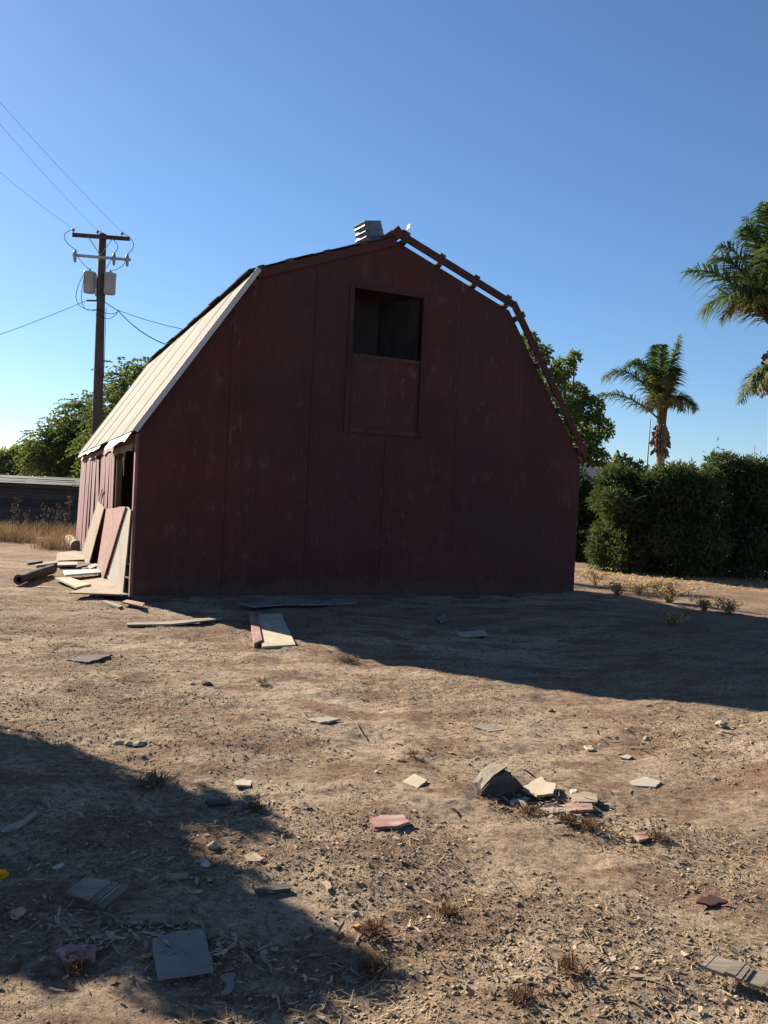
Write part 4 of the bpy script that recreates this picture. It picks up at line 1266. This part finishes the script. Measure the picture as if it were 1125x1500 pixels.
# tree out of the frame on the left whose shade lies across the yard
sh_blobs = []
rq = random.Random(5)
for (px, py, r_) in ((-60, 1120, .34), (40, 1122, .26), (-40, 1200, .34), (70, 1170, .26), (130, 1195, .26), (60, 1240, .28), (-30, 1290, .3), (160, 1250, .22), (100, 1290, .26), (200, 1180, .14), (290, 1180, .17), (225, 1310, .19), (180, 1345, .19), (310, 1335, .12), (375, 1360, .13), (285, 1395, .12), (430, 1395, .09), (340, 1410, .09), (20, 1350, .2), (250, 1228, .05), (345, 1290, .06), (400, 1335, .06), (470, 1395, .06), (455, 1430, .05), (505, 1412, .05), (300, 1440, .05), (370, 1440, .06), (150, 1128, .06), (235, 1162, .06), (350, 1170, .05), (365, 1205, .05), (110, 1108, .06), (410, 1465, .05), (225, 1440, .05)):
    g_ = G(px, py)
    h_ = 2.5 + rq.uniform(-.45, .5) - .25 * (px > 200)
    sh_blobs.append((Vector((g_.x - SH.x / math.tan(SUN_EL) * h_, g_.y - SH.y / math.tan(SUN_EL) * h_, h_)), r_))
mc = sum((p for p, r_ in sh_blobs), Vector()) / len(sh_blobs)
b = Vector((mc.x - .3, mc.y + .3, 0))
tree('shade_tree', 'low bushy tree past the edge of the yard that throws its shade across the soil', b,
     [(tuple(p - b), (r_ * 1.05, r_ * 1.05, r_ * .8)) for p, r_ in sh_blobs], 'leaf', 11000, 'shade', 31, .08, L=.12, w=.07, fork=.3)

# ------------------------------------------------------------------ shed, dry grass, weeds
p0, p1 = ground_at(-120, 27.5), ground_at(128, 29.0)
ang = math.atan2(p1.y - p0.y, p1.x - p0.x)
SL = (p1 - p0).length
shed = thing('shed', 'low dark timber shed with weathered grey board roof behind dry grass', 'shed', p0, ang)
n = 6
for k in range(n):                            # horizontal wall boards
    z0 = .02 + k * .245
    MB().box((SL / 2, rnd.uniform(-.012, .012), z0 + .12), (SL, .025, .235), Euler((rnd.uniform(-.03, .03), 0, 0)).to_matrix()).build('wall_board', M['shed_wood'], shed)
for x in np.arange(.1, SL, 1.6):
    MB().box((x, .09, .74), (.1, .1, 1.48)).build('post', M['shed_wood'], shed)
for x in (0.02, SL - .02):
    MB().prism([(0.02, 0.0), (2.8, 0.0), (2.8, 1.72), (0.02, 1.49)], (x - .015, x + .015), lambda a, b, h: Vector((h, a, b))).build('end_wall', M['shed_wood'], shed)
MB().box((SL / 2, 2.82, .86), (SL, .03, 1.72)).build('rear_wall', M['shed_wood'], shed)
y = -.25
k = 0
while y < 3.0:
    w = rnd.uniform(.30, .38)
    z = 1.53 + (y + w / 2) * .085
    x = -.2
    while x < SL:
        L_ = rnd.uniform(2.2, 3.8)
        x1 = min(x + L_, SL + .15)
        MB().box(((x + x1) / 2, y + w / 2, z + rnd.uniform(-.012, .02)), (x1 - x - .015, w - .012, .03), Euler((math.atan(.085) + rnd.uniform(-.03, .03), rnd.uniform(-.006, .006), 0)).to_matrix()).build('roof_board', M['shed_roof'], shed)
        x = x1
    y += w
MB().box((SL / 2, -.20, 1.44), (SL + .2, .03, .10)).build('fascia', M['shed_roof'], shed)

def grass(n, rs, fn, h0, h1, w, lean=.35):
    P = fn(n, rs)
    a = rs.rand(n) * 6.28
    d = unit(np.stack([np.cos(a) * lean * rs.rand(n), np.sin(a) * lean * rs.rand(n), np.ones(n)], -1))
    s = np.stack([-np.sin(a), np.cos(a), np.zeros(n)], -1)
    h = h0 + (h1 - h0) * rs.rand(n) ** 1.5
    tip = d * h[:, None] + np.stack([np.cos(a), np.sin(a), -.3 * np.ones(n)], -1) * (h * .3 * rs.rand(n))[:, None]
    V = np.stack([P - s * w / 2, P + s * w / 2, P + d * (h * .6)[:, None] + s * w * .35, P + d * (h * .6)[:, None] - s * w * .35, P + tip + s * .001, P + tip - s * .001], 1)
    f = np.array([[0, 1, 2, 3], [3, 2, 4, 5]])
    return V.reshape(-1, 3), (f[None] + (np.arange(n) * 6)[:, None, None]).reshape(-1, 4)

def strip(n, rs):
    v = rs.rand(n) ** 1.2
    dep = 20.0 + 7.2 * (1 - v)
    px = -160 + (282 - 10 * rs.rand(n)) * rs.rand(n)
    x = (px - 562.5) / FPX * dep
    cl = vnoise(x * .9, dep * .9, 20) + .5 * vnoise(x * 2.5, dep * 2.5, 21) > -.2 + .5 * np.clip((22.5 - dep) / 2.5, 0, 1)
    x, dep = x[cl], dep[cl]
    k = rs.choice(len(x), n)
    return np.stack([x[k] + rs.normal(size=n) * .05, dep[k] + rs.normal(size=n) * .05, np.zeros(n)], -1)
rs = np.random.RandomState(41)
V, Fc = grass(17000, rs, strip, .08, .50, .011, .7)
tag(link('dry_grass', fast_mesh('dry_grass', V, Fc), M['drygrass']), 'rust coloured dry grass growing in front of the low shed', 'grass', kind='stuff')

def weed(name, label, px, depth, h, n, mat, seed, group=None, spread_=.35):
    rs = np.random.RandomState(seed)
    b = ground_at(px, depth) if depth else G(*px)
    b.z = float(gz(b.x, b.y)) - .01
    root = thing(name, label, 'weed', b, 0, group)
    mb = MB()
    tips = []
    for k in range(n):
        a, r_ = rs.rand() * 6.28, rs.rand() * spread_ * h
        hh = h * rs.uniform(.5, 1)
        t = Vector((math.cos(a) * r_, math.sin(a) * r_, hh))
        mb.tube([(rs.normal() * .02, rs.normal() * .02, 0), t * .55 + Vector((0, 0, .04)), t], [.004, .003, .0015], 4)
        tips.append(t)
    mb.build('stalks', M[mat], root)
    P, dd = [], []
    for t in tips:
        for q in range(10):
            P.append(np.array(t) * (1 - .55 * rs.rand() ** 2) + rs.normal(size=3) * .02)
            dd.append(rs.normal(size=3) + np.array([0, 0, .6]))
    P, dd = np.array(P), unit(np.array(dd))
    s = unit(np.cross(dd, rs.normal(size=dd.shape)))
    V, F_ = quads_from(P, dd, s, np.full(len(P), .07 * h ** .5) * (.6 + .8 * rs.rand(len(P))), np.full(len(P), .022))
    link('seed_heads', fast_mesh('seed_heads', V, F_), M[mat], root)['kind'] = 'stuff'
    return root
for i, (px, dp, h, lb) in enumerate([
    (98, 25.5, 1.5, 'tallest dead weed stalks before the shed, near the barn wall'),
    (62, 25.8, .95, 'dead weed standing midway along the shed wall'),
    (20, 25.6, 1.1, 'dead weed standing before the far part of the shed'),
    (80, 25.2, .8, 'short dead weed beside the tallest weed stalks'),
    (40, 25.9, .75, 'low dead weed between two taller ones at the shed')]):
    weed('dead_weed', lb, px, dp, h, 7, 'weeddark', 60 + i, 'dead weeds by the shed', .25)
for i, (px, h, n, lb) in enumerate([
    ((872, 857), 0.30, 18, 'thin dry weed nearest the barn corner on the lit strip'),
    ((905, 873), 0.24, 42, 'pale dry tuft following the thin weed on the lit strip'),
    ((935, 872), 0.22, 54, 'bushy straw tuft in the middle of the lit strip'),
    ((980, 882), 0.34, 66, 'largest greenish dry tuft on the lit strip before the hedge'),
    ((960, 868), 0.19, 36, 'small straw tuft behind the largest dry tuft'),
    ((1032, 893), 0.20, 42, 'low dry tuft past the largest one, at the barn shadow'),
    ((1068, 900), 0.21, 36, 'last dry tuft on the lit strip by the barn shadow'),
    ((985, 915), 0.18, 36, 'dry tuft standing just inside the barn shadow')]):
    weed('dry_tuft', lb, px, None, h, n, 'dryweed', 80 + i, 'dry tufts beside the barn', 1.3)
# fallen leaves under the hedge
def under_hedge(n, rs):
    return np.stack([3.5 + 9 * rs.rand(n), 16.2 + 3.6 * rs.rand(n) ** .6], -1)
P = under_hedge(2600, rs)
n = len(P)
a = rs.rand(n) * 6.28
d = unit(np.stack([np.cos(a), np.sin(a), rs.normal(size=n) * .3], -1))
s = unit(np.cross(d, np.stack([rs.normal(size=n) * .3, rs.normal(size=n) * .3, np.ones(n)], -1)))
V, F_ = quads_from(np.stack([P[:, 0], P[:, 1], gz(P[:, 0], P[:, 1]) + .015], -1), d, s, .05 + .06 * rs.rand(n), .03 + .03 * rs.rand(n))
tag(link('leaf_litter', fast_mesh('leaf_litter', V, F_), M['tanleaf']), 'fallen tan leaves strewn on the ground under the hedge', 'leaf litter', kind='stuff')

# ------------------------------------------------------------------ house roof and masts beyond the hedge
hb = ground_at(905, 46)
house = thing('house', 'grey roofed house mostly hidden behind the hedge', 'house', hb, R(8))
MB().box((0, 3, 1.5), (11, 6, 3.0)).build('wall', M['stucco'], house)
mb = MB()
mb.prism([(-.5, 2.95), (6.5, 2.95), (3, 4.35)], (-6.0, 2.2), lambda a, b, h: Vector((h, a, b)))
mb.build('roof', M['farroof'], house)
p = ground_at(945, 42)
q = D(946, 613, 42)
o = MB().tube([(0, 0, 0), (0, 0, q.z * .7), (.05, 0, q.z)], [.05, .045, .03], 8).build('mast', M['can'])
o.location = p
tag(o, 'thin grey mast standing beside the small palm', 'mast')
p = ground_at(1101, 40)
q = D(1101, 652, 40)
o = MB().tube([(0, 0, 0), (0, 0, q.z * .7), (0, 0, q.z)], [.04, .035, .02], 8).build('mast', M['can'])
o.location = p
tag(o, 'short thin mast poking above the hedge under the large palm', 'mast')

# ------------------------------------------------------------------ power pole and its wires
PD = 30.0
pb = ground_at(140, PD)
pt = D(150, 343, PD)
pole = thing('power_pole', 'wooden power pole with two crossarms and three grey transformers', 'power pole', pb)
H = pt.z
rel = lambda v: Vector(v) - pb
def on_pole(px, py, dd=0.0):
    return rel(D(px, py, PD + dd))
axis_x = lambda z: (pt.x - pb.x) * z / H
MB().tube([(0, 0, -.1), (axis_x(H * .5), 0, H * .5), (axis_x(H), 0, H)], [.20, .17, .135], 12).build('shaft', M['pole'], pole, True)
a, bb = on_pole(108, 346, -.55), on_pole(192, 352, .35)
a, bb = a + Vector((0, -.16, 0)), bb + Vector((0, -.16, 0))
MB().bar(a, bb, .10, .13).build('upper_crossarm', M['pole'], pole, bevel=.008)
c_top = (a + bb) / 2
for s_ in (.28, .72):
    e = a.lerp(bb, s_)
    MB().bar(e + Vector((0, -.07, -.03)), Vector((axis_x(H - .75), -.16, H - .78)), .035, .012).build('brace', M['insul'], pole)
for s_ in (.02, .43, .86):
    e = a.lerp(bb, s_)
    MB().tube([e + Vector((0, 0, .06)), e + Vector((0, 0, .12)), e + Vector((0, 0, .13)), e + Vector((0, 0, .19)), e + Vector((0, 0, .22))], [.015, .018, .05, .06, .03], 8).build('insulator', M['insul'], pole, True)
tops = [a.lerp(bb, s_) + Vector((0, 0, .21)) for s_ in (.02, .43, .86)]
a2, b2 = on_pole(109, 376, -.5), on_pole(194, 383, .3)
a2, b2 = a2 + Vector((0, -.2, 0)), b2 + Vector((0, -.2, 0))
MB().bar(a2, b2, .08, .09).build('lower_crossarm', M['can'], pole, bevel=.006)
cut = []
for s_ in (.06, .72, .95):
    e = a2.lerp(b2, s_)
    MB().tube([e + Vector((0, -.06, .17)), e + Vector((0, -.08, .10)), e + Vector((0, -.10, 0)), e + Vector((.0, -.07, -.18)), e + Vector((0, -.05, -.26))], [.035, .06, .065, .055, .03], 8).build('fuse_cutout', M['insul'], pole, True)
    cut.append(e + Vector((0, -.06, .17)))
cans = []
for (px, py, dd, rr) in ((131, 414, -.1, .20), (147, 419, .42, .19), (161, 416, -.1, .20)):
    c = on_pole(px, py, dd)
    r_ = rr
    h_ = .36
    o = MB().tube([c + Vector((0, 0, -h_)), c + Vector((0, 0, -h_ + .03)), c + Vector((0, 0, h_ - .06)), c + Vector((0, 0, h_ - .05)), c + Vector((0, 0, h_)), c + Vector((0, 0, h_ + .03))], [r_ * .9, r_, r_, r_ * 1.08, r_ * 1.08, r_ * .6], 16).build('transformer', M['can'], pole, True)
    MB().tube([c + Vector((0, 0, h_ + .02)), c + Vector((0, 0, h_ + .09)), c + Vector((0, 0, h_ + .14))], [.05, .04, .015], 8).build('bushing', M['insul'], o, True)
    MB().bar(c, Vector((axis_x(c.z), 0, c.z)), .06, .3).build('bracket', M['insul'], o)
    cans.append(c)
z_s = on_pole(144, 442).z
MB().bar((axis_x(z_s) - .45, -.1, z_s), (axis_x(z_s) + .15, -.1, z_s + .02), .05, .05).build('service_arm', M['pole'], pole)
arm_l, arm_r = Vector((axis_x(z_s) - .42, -.1, z_s + .02)), Vector((axis_x(z_s) + .17, -.1, z_s - .02))
def arc(p, q, sag, side=0.0, n=10):
    p, q = Vector(p), Vector(q)
    return [p.lerp(q, k / n) + Vector((side * 4 * (k / n) * (1 - k / n), 0, -sag * 4 * (k / n) * (1 - k / n))) for k in range(n + 1)]
for p_, q_, sg, sd_ in ((tops[0], cut[0], -.05, -.35), (tops[2], cut[2], -.02, .3), (tops[1], cut[1], .0, .35), (cut[0], cans[0] + Vector((0, 0, .45)), .0, -.1), (cut[1], cans[1] + Vector((0, 0, .45)), .1, .0), (cut[2], cans[2] + Vector((0, 0, .45)), .1, .12),
                        (cans[0] + Vector((-.2, 0, .3)), (axis_x(H * .6), -.18, z_s - .35), .35, -.5), (cans[0] + Vector((-.1, -.2, .2)), (axis_x(H * .6), -.18, z_s - .25), .5, -.3), ((axis_x(H * .6), -.17, z_s - .3), on_pole(174, 456), .12, 0), ((axis_x(H * .6), -.17, z_s - .45), on_pole(172, 458), .2, 0)):
    MB().tube(arc(p_, q_, sg, sd_), .011, 5).build('jumper_wire', M['wire'], pole, True)
MB().tube([(axis_x(z_s) + .24, -.05, z_s - 2.6), (axis_x(z_s) + .22, -.05, z_s - .2)], .01, 5).build('ground_wire', M['wire'], pole)

def wire(name, label, p, q, sag, r):
    mb = MB()
    p, q = Vector(p), Vector(q)
    mb.tube([v - p for v in arc(p, q, sag, 0, 24)], r, 5)
    o = mb.build(name, M['wire'], None, True)
    o.location = p
    return tag(o, label, 'wire')
ends = [((0, 150), 'top power line running from the upper crossarm, highest of the three'), ((0, 182), 'middle power line running from the pole head over the yard'), ((0, 252), 'lowest of the three power lines leaving the upper crossarm')]
for k, ((ex, ey), lb) in zip((2, 1, 0), ends):
    st = pb + tops[k]
    d = ray(ex, ey)
    # the wires stay about level: the point on this line of sight a little below the crossarm's height
    t_ = (st.z - .35 - CAM_H) / d.z
    mid = Vector((0, 0, CAM_H)) + d * t_
    far = st + (mid - st) * 2.6
    far.z = st.z
    wire('power_line', lb, st, far, .37, .0036)
st = pb + arm_l
d = D(-330, 560, 38)
wire('service_line', 'cable leaving the power pole towards the side of the shed', st, d, .6, .010)
drop0 = pb + on_pole(174, 456)
MB_ = wire('service_drop', 'thick service cable dropping from the pole to the barn rear', drop0, bw(W / 2 - .3, LEN, PZ - .2), .5, .016)
wire('service_drop', 'thin service cable above the thick one, pole to barn rear', pb + on_pole(172, 454), bw(W / 2, LEN, PZ + .1), .12, .010)
MB().tube([pb + arm_r - pb, on_pole(174, 456)], .014, 5).build('cable_grip', M['wire'], pole)
